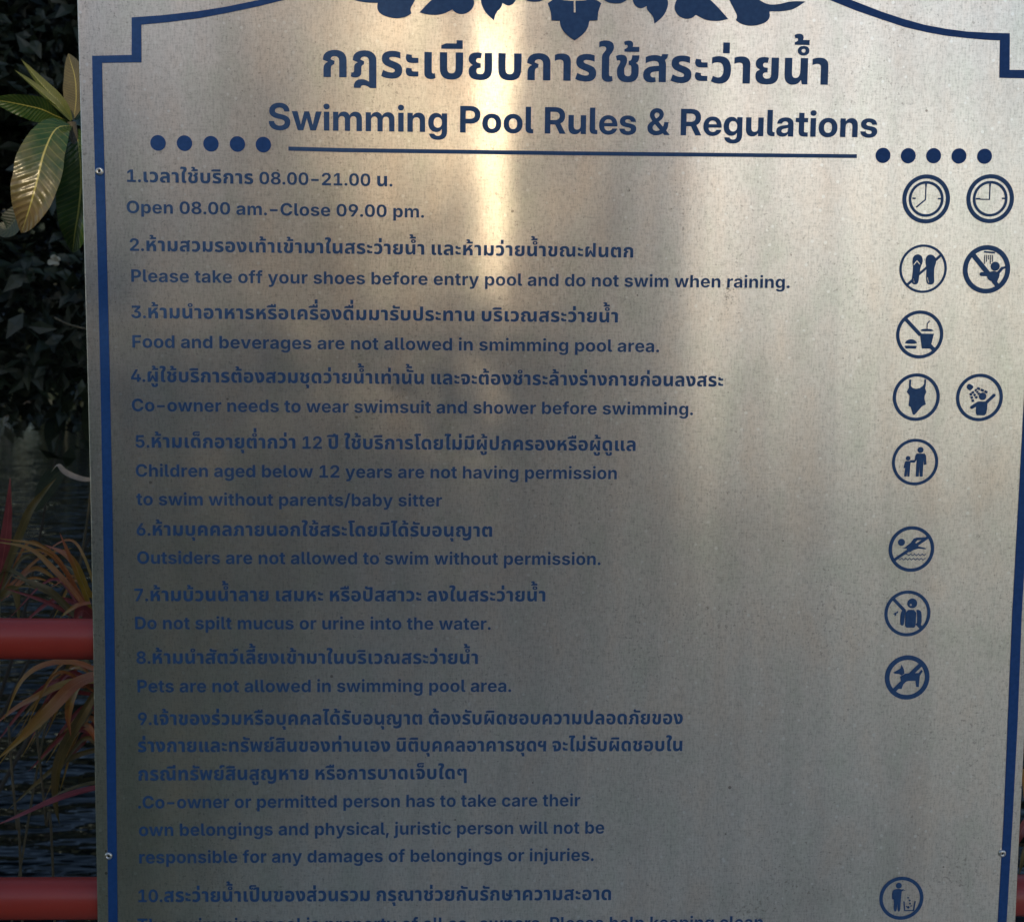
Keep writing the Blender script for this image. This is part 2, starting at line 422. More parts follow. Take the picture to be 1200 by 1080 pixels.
# ------------------------------------------------------------------ sign data (metres on the sign: x across, z up)
# letter outlines by style and character code: groups of (outer contour, holes...), each a run of x, y in 1/1000 em
GLYPHS = {
 'H': {
  3585: [[[65,0,65,162,71,219,90,261,120,291,161,310,162,314,55,353,55,377,63,426,85,470,121,507,172,537,236,555,313,562,386,556,448,537,498,507,534,466,557,412,565,346,565,0,403,0,403,337,397,378,379,408,349,426,308,433,271,428,244,414,228,394,222,370,307,332,296,263,265,255,243,237,231,210,227,175,227,0]]],
  3594: [[[308,-14,236,-8,177,9,130,38,97,77,77,126,70,185,70,220,72,256,79,286,104,334,130,374,140,410,132,434,110,441,90,438,67,430,42,529,106,551,166,557,207,553,239,542,262,525,278,501,287,472,290,437,282,384,261,336,239,293,232,269,230,236,230,202,239,151,265,122,308,112,344,118,367,135,380,162,384,197,384,286,381,312,372,332,354,344,328,349,323,349,323,432,329,432,355,436,373,449,392,492,397,548,557,548,553,491,541,445,519,411,485,391,485,387,521,366,540,332,545,287,545,193,538,130,518,79,485,38,439,10,380,-8]]],
  3598: [[[88,-214,88,-197,93,-145,108,-103,132,-72,185,-43,254,-33,315,-39,371,-56,416,-82,445,-112,414,-122,414,337,408,378,390,408,360,426,319,433,281,428,255,414,239,394,232,370,314,334,303,266,280,261,264,248,254,225,251,192,251,118,241,62,213,25,171,4,118,-3,64,4,21,19,36,106,49,103,61,102,86,111,93,137,93,199,98,241,113,273,138,296,173,310,174,314,66,353,66,377,73,426,94,470,130,507,180,537,244,555,322,562,396,556,458,537,509,507,546,466,568,412,576,346,576,-214,434,-214,397,-183,349,-164,301,-157,273,-160,253,-170,242,-185,239,-205,239,-214]]],
  3609: [[[254,-10,197,-4,151,14,114,44,88,86,72,139,67,202,67,548,228,548,228,232,234,186,249,154,274,136,309,130,353,140,386,170,407,222,413,296,413,548,575,548,575,0,453,0,435,85,425,85,402,48,368,17,319,-3]]],
  3610: [[[319,-14,239,-7,175,14,127,48,93,96,73,156,67,228,67,548,228,548,228,218,234,174,250,142,278,122,319,115,360,122,388,142,405,174,410,218,410,548,572,548,572,228,565,156,545,96,512,48,464,14,400,-7]]],
  3618: [[[303,-14,221,-8,156,8,108,34,76,69,57,111,51,159,54,198,64,229,80,253,100,271,143,291,143,297,99,320,65,358,55,384,51,417,56,453,69,487,92,515,127,538,173,552,231,557,294,553,340,540,315,433,295,437,269,439,244,436,226,426,215,410,212,391,215,371,224,357,256,340,296,335,317,335,317,237,296,237,260,234,235,223,220,205,215,179,223,146,250,119,274,111,307,108,338,111,361,118,389,146,398,183,398,548,560,548,560,188,553,126,532,75,498,36,449,8,384,-8]]],
  3619: [[[262,-14,141,0,83,16,32,39,77,167,125,143,187,122,255,113,287,116,310,123,323,136,328,154,325,169,315,181,275,202,213,224,125,264,92,288,68,318,52,354,47,398,54,451,76,492,111,523,157,544,213,557,277,562,331,559,380,552,420,542,450,530,450,403,405,419,345,433,284,438,253,436,229,429,214,418,209,401,213,388,224,376,266,357,331,335,379,316,419,295,450,270,472,241,485,206,490,163,485,118,469,76,441,40,399,11,340,-7]]],
  3623: [[[220,-14,120,-1,34,32,77,149,131,126,191,115,238,126,275,156,299,206,307,277,299,344,275,393,235,423,177,433,109,423,50,399,50,531,122,553,208,562,292,553,359,528,409,486,445,430,465,360,472,277,465,189,443,116,406,60,356,19,294,-5]]],
  3626: [[[378,0,378,354,372,393,353,419,321,433,276,438,224,434,173,423,126,406,87,386,87,518,123,532,170,547,228,558,294,562,345,558,391,549,429,529,454,496,492,477,517,445,532,401,537,346,537,0]],[[215,-10,162,-5,118,8,83,31,57,62,41,100,36,146,43,196,61,238,93,274,138,302,198,321,272,333,404,343,404,229,290,217,246,209,218,195,202,175,197,151,201,128,214,111,235,100,260,97,283,99,304,104,317,5,271,-6]],[[452,433,369,506,401,521,425,539,439,559,444,584,580,584,567,524,551,496,527,471,494,449]]],
  3632: [[[165,319,123,323,91,333,67,350,51,372,39,423,44,460,60,498,176,483,172,468,171,451,179,431,190,425,208,424,315,424,315,319]],[[165,39,123,43,91,53,67,70,51,92,39,143,44,180,60,218,176,203,172,188,171,171,179,151,190,145,208,144,315,144,315,39]]],
  3634: [[[214,0,214,357,209,392,195,416,170,429,133,434,74,425,24,404,24,532,51,542,87,552,131,559,182,562,235,558,282,545,321,524,351,491,369,446,376,386,376,0]]],
  3635: [[[214,0,214,357,209,392,195,416,170,429,133,434,74,425,24,404,24,532,51,542,87,552,131,559,182,562,235,558,282,545,321,524,351,491,369,446,376,386,376,0]],[[-182,600,-235,607,-276,627,-302,658,-311,701,-302,743,-276,775,-235,795,-182,802,-129,795,-88,775,-62,743,-53,701,-62,658,-88,627,-129,607],[-182,661,-163,663,-149,671,-137,701,-140,718,-149,731,-163,739,-182,741,-215,731,-224,718,-227,701,-224,684,-215,671,-201,663]]],
  3637: [[[-542,622,-542,689,-435,734,-76,734,-76,622]],[[-213,687,-213,800,-76,800,-76,687]]],
  3648: [[[227,-10,182,-6,146,5,118,24,98,49,86,82,82,123,82,548,244,548,244,142,252,115,277,106,294,108,311,113,325,11,281,-5]]],
  3651: [[[229,-10,184,-6,148,5,120,24,100,49,88,82,84,123,84,489,87,531,100,563,129,599,161,637,171,655,174,675,170,695,158,711,137,721,106,724,60,717,22,699,22,817,42,826,75,836,117,844,167,847,240,839,296,814,322,788,338,754,343,713,339,675,328,643,296,590,268,554,251,524,246,484,246,142,254,115,279,106,296,108,313,113,327,11,283,-5]]],
  3656: [[[-231,622,-231,846,-83,846,-83,622]]],
  3657: [[[-382,621,-382,672,-353,683,-324,701,-314,715,-311,732,-319,754,-339,762,-355,759,-371,753,-390,822,-367,837,-339,845,-287,851,-246,846,-215,830,-196,804,-189,767,-200,727,-215,710,-236,696,-239,723,-55,723,-55,621]]],
 },
 'G': {
  38: [[[271,-11,202,-4,142,16,94,48,57,89,35,138,28,193,31,231,42,264,60,295,87,324,121,354,163,385,308,481,337,506,352,531,357,556,353,578,339,598,318,611,290,615,254,607,229,583,220,548,231,506,262,458,285,429,314,396,659,0,501,0,214,320,151,398,107,471,95,510,91,550,97,601,116,646,146,684,185,712,234,731,290,737,343,731,390,714,427,687,455,652,473,611,479,565,467,503,435,447,382,397,233,290,190,249,178,227,174,201,178,177,188,155,226,122,280,110,319,115,356,129,392,152,424,182,451,218,472,259,486,305,490,355,616,355,604,246,589,197,567,151,538,111,502,77,463,53,421,25,373,5,322,-7]]],
  80: [[[52,0,52,728,342,728,419,720,485,698,538,663,578,615,602,556,611,487,602,418,577,359,538,311,484,276,418,253,341,246,140,246,140,378,332,378,368,381,398,391,423,407,442,429,453,456,457,487,453,518,442,545,423,567,398,583,368,593,332,596,209,596,209,0]]],
  82: [[[52,0,52,728,346,728,423,720,489,698,542,663,582,615,606,556,614,487,606,419,580,361,539,314,483,280,416,258,337,251,147,251,147,376,336,376,372,380,402,390,427,407,445,429,457,456,461,487,457,518,445,545,427,567,402,584,372,594,336,597,209,597,209,0]],[[463,0,298,329,462,329,631,0]]],
  83: [[[331,-12,244,-4,171,18,112,54,69,104,43,166,34,239,185,239,190,203,204,173,226,149,255,131,291,120,333,116,371,119,403,127,430,141,450,159,463,181,467,206,464,227,454,246,437,261,412,275,379,287,338,297,262,314,196,332,143,357,101,387,72,424,54,467,48,517,57,579,83,633,125,678,181,711,249,732,327,739,406,732,473,711,528,676,569,630,595,572,605,503,459,503,447,548,420,582,380,604,328,611,265,600,240,587,221,569,209,548,205,524,218,487,234,472,258,459,289,448,329,438,397,423,452,409,498,393,537,373,569,349,593,322,609,291,619,256,623,217,614,151,588,94,545,49,487,16,416,-5]]],
  97: [[[208,-9,159,-4,116,8,80,30,53,59,36,98,30,145,34,185,46,218,65,244,90,265,154,292,231,305,273,310,306,314,330,320,346,327,355,337,358,352,358,355,348,387,321,408,277,416,232,408,202,385,188,351,47,351,57,402,79,445,113,479,159,505,215,521,282,527,333,524,378,515,416,500,448,479,474,454,492,423,503,388,507,349,507,0,360,0,360,73,358,73,324,29,275,1],[250,94,281,97,308,106,330,120,346,139,356,162,359,188,359,238,343,232,320,226,291,221,259,215,216,204,185,183,174,150,183,120,210,101]]],
  101: [[[288,-12,214,-3,151,23,99,64,60,118,36,184,28,257,36,332,60,397,99,452,151,493,212,519,283,527,338,522,387,508,431,484,468,453,498,414,520,368,534,317,539,261,539,220,80,220,80,314,467,314,399,293,395,328,385,357,368,381,346,399,319,410,286,414,254,410,227,399,204,381,188,357,177,328,174,293,174,227,178,191,188,160,205,134,228,116,258,104,292,100,341,108,376,130,397,163,534,163,518,114,490,72,451,37,403,11,348,-6]]],
  103: [[[296,-211,227,-206,170,-190,124,-164,89,-131,66,-90,53,-43,198,-43,216,-74,250,-94,296,-101,341,-94,375,-73,395,-39,402,9,402,88,365,39,313,10,251,1,188,9,133,34,89,74,55,127,34,190,28,262,35,335,56,399,89,452,134,493,188,518,249,527,311,517,363,489,402,442,402,516,551,516,551,22,543,-52,519,-111,481,-156,430,-187,368,-205],[291,120,324,125,352,138,376,160,393,188,404,224,408,264,404,305,393,340,376,369,352,390,324,403,291,408,259,404,232,391,210,370,193,342,183,306,179,264,183,222,193,187,210,158,232,137,259,125]]],
  105: [[[50,0,50,516,200,516,200,0]],[[125,576,91,582,64,599,46,624,40,656,46,687,64,712,91,729,124,734,158,729,186,712,204,687,210,655,204,624,186,599,158,582]]],
  108: [[[220,0,166,4,122,15,90,33,68,60,54,96,50,142,50,728,200,728,200,157,203,137,210,124,223,117,243,115,254,115,264,115,264,0,242,0]]],
  109: [[[50,0,50,516,195,516,195,398,186,398,202,438,224,470,251,495,282,513,316,523,351,527,406,518,454,493,489,452,507,398,492,398,505,436,526,467,554,493,587,511,625,523,665,527,713,521,754,505,790,478,816,442,833,396,839,342,839,0,688,0,688,313,682,352,664,380,637,397,604,403,558,391,527,358,517,309,517,0,372,0,372,316,366,352,349,379,322,397,289,403,244,391,212,357,203,333,200,303,200,0]]],
  110: [[[200,285,200,0,50,0,50,516,198,516,198,380,173,380,203,441,243,488,295,517,360,527,411,521,456,503,491,473,518,433,534,383,540,323,540,0,389,0,389,295,383,339,366,371,337,391,298,397,247,385,227,370,212,348,203,320]]],
  111: [[[292,-12,218,-3,154,22,101,62,61,116,36,182,28,257,36,333,61,399,101,453,154,494,218,519,292,527,366,519,431,494,483,453,523,399,548,333,556,257,548,182,523,116,483,62,431,22,366,-3],[292,110,324,114,351,127,373,149,390,178,401,214,404,257,401,301,390,338,373,367,351,388,324,401,292,406,261,401,233,388,211,367,194,338,183,301,179,257,183,214,194,178,211,149,233,127,261,114]]],
  115: [[[268,-13,203,-7,147,8,99,34,62,68,37,112,25,163,174,163,182,134,201,112,229,98,265,94,300,97,326,108,342,125,348,145,343,163,331,177,310,187,282,195,191,212,125,232,76,265,47,308,37,363,44,409,64,449,97,482,141,506,195,521,259,526,323,521,378,505,423,479,457,444,479,402,487,351,348,351,342,378,324,401,297,416,264,421,232,417,207,406,192,389,187,369,191,352,203,338,222,327,248,320,347,301,415,281,463,251,491,211,500,160,493,111,471,69,435,35,389,9,332,-7]]],
  116: [[[354,516,354,398,9,398,9,516]],[[98,656,248,656,248,163,251,141,258,127,273,120,298,118,327,118,354,118,354,0,316,0,267,0,214,4,171,15,139,34,108,77,98,139]]],
  117: [[[230,-11,179,-5,134,13,98,42,72,82,55,133,50,192,50,516,200,516,200,221,206,177,224,145,253,125,292,119,343,130,362,146,377,167,386,196,389,231,389,516,540,516,540,0,392,0,392,135,416,135,387,74,347,28,295,-1]]],
  119: [[[164,0,5,516,162,516,208,341,235,225,261,107,240,107,269,225,298,341,346,516,480,516,527,341,556,225,585,107,565,107,590,225,616,341,661,516,821,516,662,0,507,0,448,202,431,262,415,324,399,386,427,386,411,324,395,262,378,202,318,0]]],
 },
 'B': {
  44: [[[27,-194,70,110,218,110,128,-194]]],
  45: [[[488,358,488,240,157,240,157,358]]],
  46: [[[135,-9,102,-3,74,15,56,42,50,75,56,108,74,135,102,154,135,160,168,154,196,135,214,108,220,75,214,42,196,15,168,-3]]],
  47: [[[376,762,142,-109,13,-109,248,762]]],
  48: [[[323,-10,238,1,169,34,114,88,75,162,52,254,44,363,52,473,76,565,115,639,169,693,239,726,323,737,408,726,477,693,532,638,571,565,594,473,602,363,594,254,571,162,532,88,478,34,408,1],[323,116,363,122,395,143,420,177,438,225,449,287,452,363,449,440,438,503,420,551,395,585,363,606,323,613,283,606,251,585,226,551,208,503,197,440,194,363,197,287,208,225,226,177,251,143,283,122]]],
  49: [[[86,0,86,122,579,122,579,0]],[[428,728,428,0,277,0,277,595,272,595,106,477,106,615,267,728]]],
  50: [[[68,0,68,109,327,350,382,407,417,458,429,512,425,543,414,568,397,589,375,604,348,613,317,617,285,613,258,603,236,587,220,564,209,537,206,504,62,504,70,570,94,627,133,674,184,709,247,730,318,737,391,730,453,710,505,677,543,634,567,582,575,522,571,482,560,442,537,400,503,353,453,299,387,236,278,129,278,124,585,124,585,0]]],
  51: [[[316,-10,241,-3,175,17,120,49,78,92,51,144,40,205,193,205,199,179,212,157,231,139,256,126,316,115,350,118,379,128,403,143,421,165,433,191,437,223,433,253,421,280,402,303,375,321,341,333,298,336,219,336,219,437,382,598,382,603,77,603,77,728,565,728,565,618,323,387,323,419,400,421,466,405,520,373,560,329,586,275,594,214,585,151,558,96,515,51,459,18,391,-3]]],
  52: [[[31,129,31,248,303,728,449,728,183,256,183,250,615,250,615,129]],[[380,0,380,164,384,218,384,454,522,454,522,0]]],
  53: [[[317,-10,246,-3,183,18,130,51,90,94,64,146,54,205,202,205,207,178,219,155,260,122,317,110,351,114,381,126,406,146,425,171,437,203,440,238,436,275,424,307,405,333,380,353,349,365,314,369,252,356,225,341,205,321,70,345,104,728,547,728,547,603,230,603,211,420,215,420,239,444,273,464,314,477,359,481,406,477,450,464,489,443,522,414,550,379,570,338,583,292,587,242,579,173,553,112,512,61,458,23,392,-2]]],
  54: [[[325,-10,256,-2,193,19,139,55,97,104,70,164,61,236,66,293,83,351,112,411,154,478,322,728,475,728,247,394,205,394,238,427,291,453,360,463,423,457,478,436,523,404,557,359,578,304,586,238,577,169,552,108,512,59,459,21,397,-2],[324,109,357,113,386,125,410,145,428,170,440,200,444,235,440,269,428,300,410,325,386,344,357,356,324,360,292,356,263,344,239,325,220,300,209,270,205,235,209,201,220,170,239,145,263,125,292,113]]],
  55: [[[118,0,420,598,420,603,68,603,68,728,578,728,578,601,275,0]]],
  56: [[[323,-10,246,-3,178,17,121,49,78,90,51,140,42,196,47,239,63,279,87,314,119,343,157,364,199,376,199,380,147,401,105,438,78,486,69,542,77,595,102,642,141,682,192,712,253,731,323,737,392,731,453,712,505,682,544,642,569,595,577,542,568,486,540,437,499,401,447,380,447,376,488,364,526,343,558,314,583,279,599,239,604,196,595,140,568,90,525,49,468,17,400,-3],[323,102,357,105,387,115,412,131,430,152,442,178,446,208,442,237,430,264,411,286,386,302,356,313,323,316,289,313,259,302,234,286,215,264,203,238,199,208,203,178,215,153,233,131,258,115,288,105],[323,427,352,430,377,440,399,455,415,475,426,499,429,526,426,553,416,576,399,596,378,610,352,619,323,622,293,619,267,610,246,596,230,576,220,553,216,526,220,499,230,475,246,455,268,440,293,430]]],
  57: [[[321,737,390,730,453,708,507,673,549,624,577,563,586,491,580,434,563,377,534,317,492,250,324,0,171,0,399,334,441,334,408,300,355,274,286,264,223,271,168,291,123,324,89,369,68,424,61,489,69,559,94,619,134,669,187,706,250,730],[322,619,289,615,260,602,236,583,218,558,206,527,202,493,206,458,218,428,236,403,260,383,289,371,322,367,355,371,383,383,408,402,426,428,437,458,441,492,437,527,426,558,408,583,384,602,355,615]]],
  67: [[[384,-10,292,1,210,34,142,88,90,162,65,221,50,288,45,363,50,439,65,506,90,566,143,640,211,693,293,726,384,737,444,733,500,720,550,699,595,669,633,632,663,588,685,536,698,478,545,478,526,531,492,570,445,595,387,603,334,596,288,575,250,541,222,493,205,434,199,363,205,291,223,232,251,185,289,151,334,131,386,124,444,133,491,157,526,197,545,250,698,250,688,200,668,153,640,109,604,70,560,37,508,12,450,-4]]],
  68: [[[322,0,133,0,133,130,315,130,379,136,431,155,473,186,502,231,520,290,526,364,520,438,502,497,473,542,431,573,379,591,315,597,130,597,130,728,324,728,426,717,513,684,583,631,634,559,666,470,677,364,666,259,634,169,582,97,512,44,425,11]],[[216,728,216,0,65,0,65,728]]],
  70: [[[65,0,65,728,545,728,545,602,216,602,216,401,513,401,513,278,216,278,216,0]]],
  79: [[[386,-10,294,1,212,34,143,88,90,162,65,221,50,288,45,363,50,439,65,506,90,566,143,640,212,693,294,726,386,737,477,726,559,693,628,640,681,566,705,506,720,439,725,363,720,288,705,221,681,161,628,88,559,34,477,1],[386,124,438,131,484,152,521,186,549,233,566,292,572,363,566,435,549,495,521,542,484,576,438,596,386,603,333,596,287,576,250,542,222,495,205,435,199,363,205,292,222,233,250,186,287,152,333,131]]],
  80: [[[65,0,65,728,350,728,427,720,491,696,542,658,580,609,603,549,611,481,603,413,580,354,541,305,489,268,424,244,346,237,164,237,164,358,322,358,363,362,397,374,422,393,440,417,451,447,455,481,451,516,440,545,422,570,396,588,363,599,322,603,216,603,216,0]]],
  84: [[[36,602,36,728,632,728,632,602,410,602,410,0,259,0,259,602]]],
  97: [[[214,-11,165,-6,121,8,84,31,57,62,39,103,33,153,37,195,50,229,69,257,95,278,161,307,239,321,281,325,315,330,340,335,357,343,367,354,371,369,371,372,361,411,332,435,286,443,238,435,204,412,185,381,49,403,67,447,95,484,132,513,176,535,228,548,287,553,373,542,413,529,448,509,477,484,500,452,515,413,519,368,519,0,379,0,379,76,374,76,338,31,286,0,252,-8],[257,93,289,96,317,107,340,123,357,143,368,168,372,195,372,254,352,245,324,238,292,233,265,229,218,217,186,193,175,157,186,122,215,100]]],
  98: [[[370,-9,329,-5,295,6,245,43,215,87,208,87,208,0,62,0,62,728,210,728,210,454,215,454,244,499,266,520,294,537,328,549,371,553,428,545,481,522,526,483,561,428,584,358,592,272,584,188,562,118,528,63,483,23,429,-1],[323,110,358,115,387,131,410,155,426,188,436,228,439,272,436,317,426,356,410,389,387,413,358,429,323,434,289,429,260,414,237,390,221,358,211,318,207,272,211,227,221,187,238,155,261,130,289,115]]],
  99: [[[307,-11,230,-2,164,25,111,67,72,123,47,192,39,271,47,350,72,419,111,475,164,517,230,544,307,553,354,550,397,540,436,525,470,504,499,477,522,446,539,410,550,370,412,345,399,383,377,412,346,430,308,436,273,431,244,415,221,390,204,357,194,317,191,271,194,225,204,185,221,152,244,127,273,111,308,106,347,112,378,131,400,161,413,201,551,176,540,135,523,98,500,66,471,39,437,18,398,2,354,-7]]],
  100: [[[261,-9,202,-1,148,23,103,63,69,118,47,188,39,272,47,358,70,428,105,483,150,522,203,545,260,553,303,549,337,537,387,499,416,454,420,454,420,728,569,728,569,0,423,0,423,87,416,87,386,43,336,6,302,-5],[308,110,342,115,370,130,393,155,410,187,420,227,424,272,420,318,410,358,394,390,371,414,342,429,308,434,273,429,244,413,221,389,205,356,195,317,192,272,195,228,205,188,221,155,244,131,273,115]]],
  101: [[[309,-11,231,-2,165,24,111,65,72,121,47,190,39,270,47,349,72,418,111,475,163,517,227,544,302,553,354,548,403,536,446,514,484,484,516,445,539,398,554,341,559,276,559,234,99,234,99,327,487,327,417,303,414,342,404,376,388,404,366,424,338,437,303,441,269,437,240,424,217,403,200,377,190,345,186,309,186,243,190,200,202,165,221,137,246,117,277,105,312,101,358,108,394,129,416,164,551,140,532,97,505,61,468,31,423,8,370,-6]]],
  102: [[[367,546,367,433,10,433,10,546]],[[106,0,106,587,111,640,129,684,156,718,192,742,235,757,283,762,347,756,372,751,389,747,363,635,341,640,314,642,286,638,267,626,257,608,254,582,254,0]]],
  103: [[[305,-216,241,-211,186,-199,140,-178,103,-151,76,-118,59,-81,187,-47,208,-76,246,-99,272,-106,305,-108,354,-102,392,-83,416,-50,424,-4,424,97,412,97,384,54,335,21,302,11,261,8,202,15,149,37,104,73,69,124,47,191,39,274,47,359,70,428,105,483,151,522,204,545,261,553,304,549,338,537,389,499,418,454,424,454,424,546,571,546,571,5,562,-62,537,-118,496,-161,443,-191,378,-210],[308,120,342,125,371,139,394,161,410,192,421,230,424,275,421,320,411,359,394,390,371,414,342,429,308,434,273,429,244,413,221,389,205,357,195,319,192,275,195,231,205,193,222,162,244,139,273,125]]],
  104: [[[210,316,210,0,62,0,62,728,208,728,208,409,196,409,223,470,261,515,311,543,374,553,427,547,473,528,511,498,539,457,556,407,562,347,562,0,413,0,413,321,407,366,387,400,356,422,315,429,286,425,261,415,240,399,224,377,214,349]]],
  105: [[[62,0,62,546,210,546,210,0]],[[136,616,105,622,79,639,61,663,55,692,61,722,79,746,105,763,136,768,167,763,193,746,211,722,217,692,211,663,193,639,167,622]]],
  106: [[[62,546,210,546,210,-28,204,-85,186,-129,156,-163,115,-186,65,-200,5,-204,-25,-204,-25,-88,-5,-88,26,-84,47,-72,58,-53,62,-25]],[[136,616,105,622,79,639,61,663,55,692,61,722,79,746,105,763,136,768,167,763,193,746,211,722,217,692,211,663,193,639,167,622]]],
  107: [[[197,159,197,337,219,337,396,546,567,546,332,272,296,272]],[[62,0,62,728,210,728,210,0]],[[402,0,240,238,340,344,577,0]]],
  108: [[[226,-3,174,1,133,13,102,33,72,78,62,142,62,728,210,728,210,162,213,140,220,125,232,116,251,113,269,114,280,117,303,8,271,1]]],
  109: [[[62,0,62,546,200,546,207,410,196,410,212,456,234,492,261,520,292,539,326,550,362,554,415,545,457,517,488,469,510,400,493,400,509,449,533,488,563,517,598,538,637,550,678,554,725,549,767,532,802,505,829,469,846,423,852,368,852,0,703,0,703,339,697,379,679,408,651,425,618,430,570,418,539,385,529,335,529,0,385,0,385,343,379,379,362,407,335,424,301,430,255,418,222,384,213,360,210,330,210,0]]],
  110: [[[210,316,210,0,62,0,62,546,202,546,204,409,196,409,223,470,261,515,311,543,374,553,427,547,473,528,510,498,538,457,556,407,562,347,562,0,413,0,413,321,407,366,387,400,356,422,315,429,286,425,261,415,240,399,224,377,214,349]]],
  111: [[[307,-11,230,-2,164,25,111,67,72,123,47,192,39,271,47,350,72,419,111,475,164,517,230,544,307,553,384,544,450,517,503,475,542,419,566,350,575,271,566,192,542,123,503,67,450,25,384,-2],[307,106,342,111,371,127,394,153,410,186,420,226,423,271,420,316,410,356,394,390,371,415,342,431,307,436,272,431,243,415,220,390,204,356,194,317,191,271,194,226,204,186,220,153,243,127,272,111]]],
  112: [[[62,-204,62,546,208,546,208,454,215,454,244,499,266,520,294,537,328,549,371,553,428,545,481,522,526,483,561,428,584,358,592,272,584,188,562,118,528,63,483,23,429,-1,370,-9,329,-5,295,6,245,43,215,87,210,87,210,-204],[323,110,358,115,387,131,410,155,426,188,436,228,439,272,436,317,426,356,410,389,387,413,358,429,323,434,289,429,260,414,237,390,221,358,211,318,207,272,211,227,221,187,238,155,261,130,289,115]]],
  114: [[[62,0,62,546,206,546,206,450,212,450,232,495,262,527,300,547,343,553,367,552,390,548,390,416,362,421,327,423,295,420,267,409,243,392,225,369,214,341,210,310,210,0]]],
  115: [[[280,-11,217,-6,163,8,116,32,79,63,53,103,37,150,176,173,190,140,213,117,244,102,284,98,321,102,350,113,368,131,374,153,369,172,356,188,335,200,303,209,209,228,140,250,91,283,62,327,52,383,59,432,81,474,115,507,161,532,217,548,282,553,343,548,395,535,438,513,472,484,496,448,511,407,379,384,367,409,347,429,320,442,284,447,251,443,224,432,206,414,200,392,204,373,216,358,237,345,270,336,368,316,438,295,487,264,516,222,525,169,517,118,494,75,456,39,407,12,348,-5]]],
  116: [[[335,546,335,433,10,433,10,546]],[[85,676,233,676,233,160,236,138,245,123,260,113,282,110,306,112,329,117,350,5,301,-5,254,-8,181,2,128,32,96,81,85,147]]],
  117: [[[250,-7,197,-1,151,18,113,48,85,89,68,139,62,199,62,546,210,546,210,225,217,180,237,146,268,124,309,117,338,120,363,131,384,147,400,169,410,197,413,230,413,546,562,546,562,0,422,0,419,136,428,136,401,76,362,31,312,3]]],
  118: [[[215,0,15,546,173,546,263,264,293,157,318,44,287,44,312,156,340,264,430,546,586,546,385,0]]],
  119: [[[175,0,14,546,170,546,217,345,243,227,269,86,252,86,280,226,309,345,358,546,494,546,542,345,570,227,598,86,581,86,606,226,632,345,679,546,837,546,675,0,524,0,463,209,446,279,429,357,412,431,438,431,421,357,404,279,387,209,326,0]]],
  121: [[[58,-193,92,-81,110,-86,163,-90,184,-84,200,-72,211,-54,216,-30,220,-2,15,546,173,546,263,264,291,156,314,44,280,44,307,157,337,264,433,546,588,546,357,-64,338,-105,314,-140,285,-169,249,-190,206,-204,155,-208,100,-204]]],
  3585: [[[65,0,65,163,71,219,90,261,120,291,161,311,162,315,55,353,55,378,63,426,85,470,121,508,171,537,235,555,312,561,385,555,446,537,496,507,532,466,555,413,563,347,563,0,403,0,403,338,397,380,379,410,349,428,307,434,269,429,242,416,226,395,219,371,305,332,294,264,263,256,242,238,229,210,225,175,225,0]]],
  3586: [[[298,-13,228,-8,170,9,125,37,93,76,74,125,67,185,67,221,70,257,78,287,104,335,130,375,141,411,132,435,110,442,91,440,68,431,43,530,106,551,165,556,206,553,238,542,261,525,277,501,286,472,289,438,281,384,259,336,236,293,228,269,226,236,226,199,234,149,259,120,299,111,332,116,355,133,368,160,373,196,373,548,531,548,531,192,525,130,505,78,472,38,426,9,368,-8]]],
  3588: [[[67,0,67,321,74,393,95,452,129,500,179,534,245,555,326,561,408,555,473,534,522,500,556,452,576,393,583,321,583,0,424,0,424,323,419,369,401,404,370,427,324,434,278,427,248,404,230,369,224,323,224,240,228,239,248,272,272,291,302,300,342,303,364,303,364,185,342,185,299,181,268,168,247,148,234,123,224,62,224,0]]],
  3591: [[[161,0,4,548,165,548,282,128,287,128,314,137,336,160,364,223,373,297,367,353,350,395,321,421,284,429,269,428,256,425,227,546,271,555,305,556,355,553,398,542,434,525,465,500,496,462,518,415,531,361,535,300,529,224,510,158,481,104,448,63,414,37,371,17,316,4,244,0]]],
  3592: [[[109,0,109,228,55,228,55,323,253,323,253,121,259,121,288,125,312,138,332,160,347,190,355,228,358,275,354,329,340,370,319,400,289,420,252,432,207,435,157,432,112,421,38,387,38,518,76,534,122,548,176,558,239,561,328,554,399,531,453,492,490,437,513,366,520,278,513,196,493,126,457,72,405,32,334,8,243,0]]],
  3594: [[[307,-13,236,-8,177,9,130,38,97,77,77,126,70,185,70,220,73,257,79,287,104,335,130,375,141,411,132,435,110,442,91,440,68,431,43,530,106,551,165,556,206,553,238,542,261,525,277,501,286,472,289,438,281,384,259,336,237,293,230,269,228,236,228,201,237,150,248,132,264,120,307,111,343,117,367,134,380,161,384,196,384,286,381,312,371,332,354,345,327,350,322,350,322,432,328,432,354,436,372,449,392,492,396,548,555,548,551,491,539,445,516,412,483,391,483,387,519,366,537,332,543,287,543,192,536,130,516,78,483,38,437,9,378,-8]]],
  3597: [[[597,-199,506,-191,422,-165,422,-32,451,-47,488,-60,529,-70,574,-73,614,-70,648,-60,675,-44,694,-21,707,9,711,46,711,75,703,75,680,50,650,28,609,13,558,8,511,13,470,26,437,49,412,82,396,126,391,181,391,347,388,377,379,400,348,428,302,437,269,433,242,421,224,401,217,374,300,334,289,267,257,262,235,250,221,229,217,195,217,139,219,120,226,107,238,100,256,98,274,99,291,104,305,11,261,-5,207,-10,165,-6,129,5,100,23,79,49,66,82,61,122,61,182,68,232,87,268,118,293,160,311,161,315,52,353,52,378,60,427,81,471,117,508,167,537,229,555,304,561,375,556,435,538,483,510,518,470,540,420,547,358,547,232,552,192,567,166,589,150,616,145,641,149,663,161,681,180,694,206,703,237,705,273,705,548,865,548,865,70,858,-14,835,-81,797,-134,745,-170,679,-192]]],
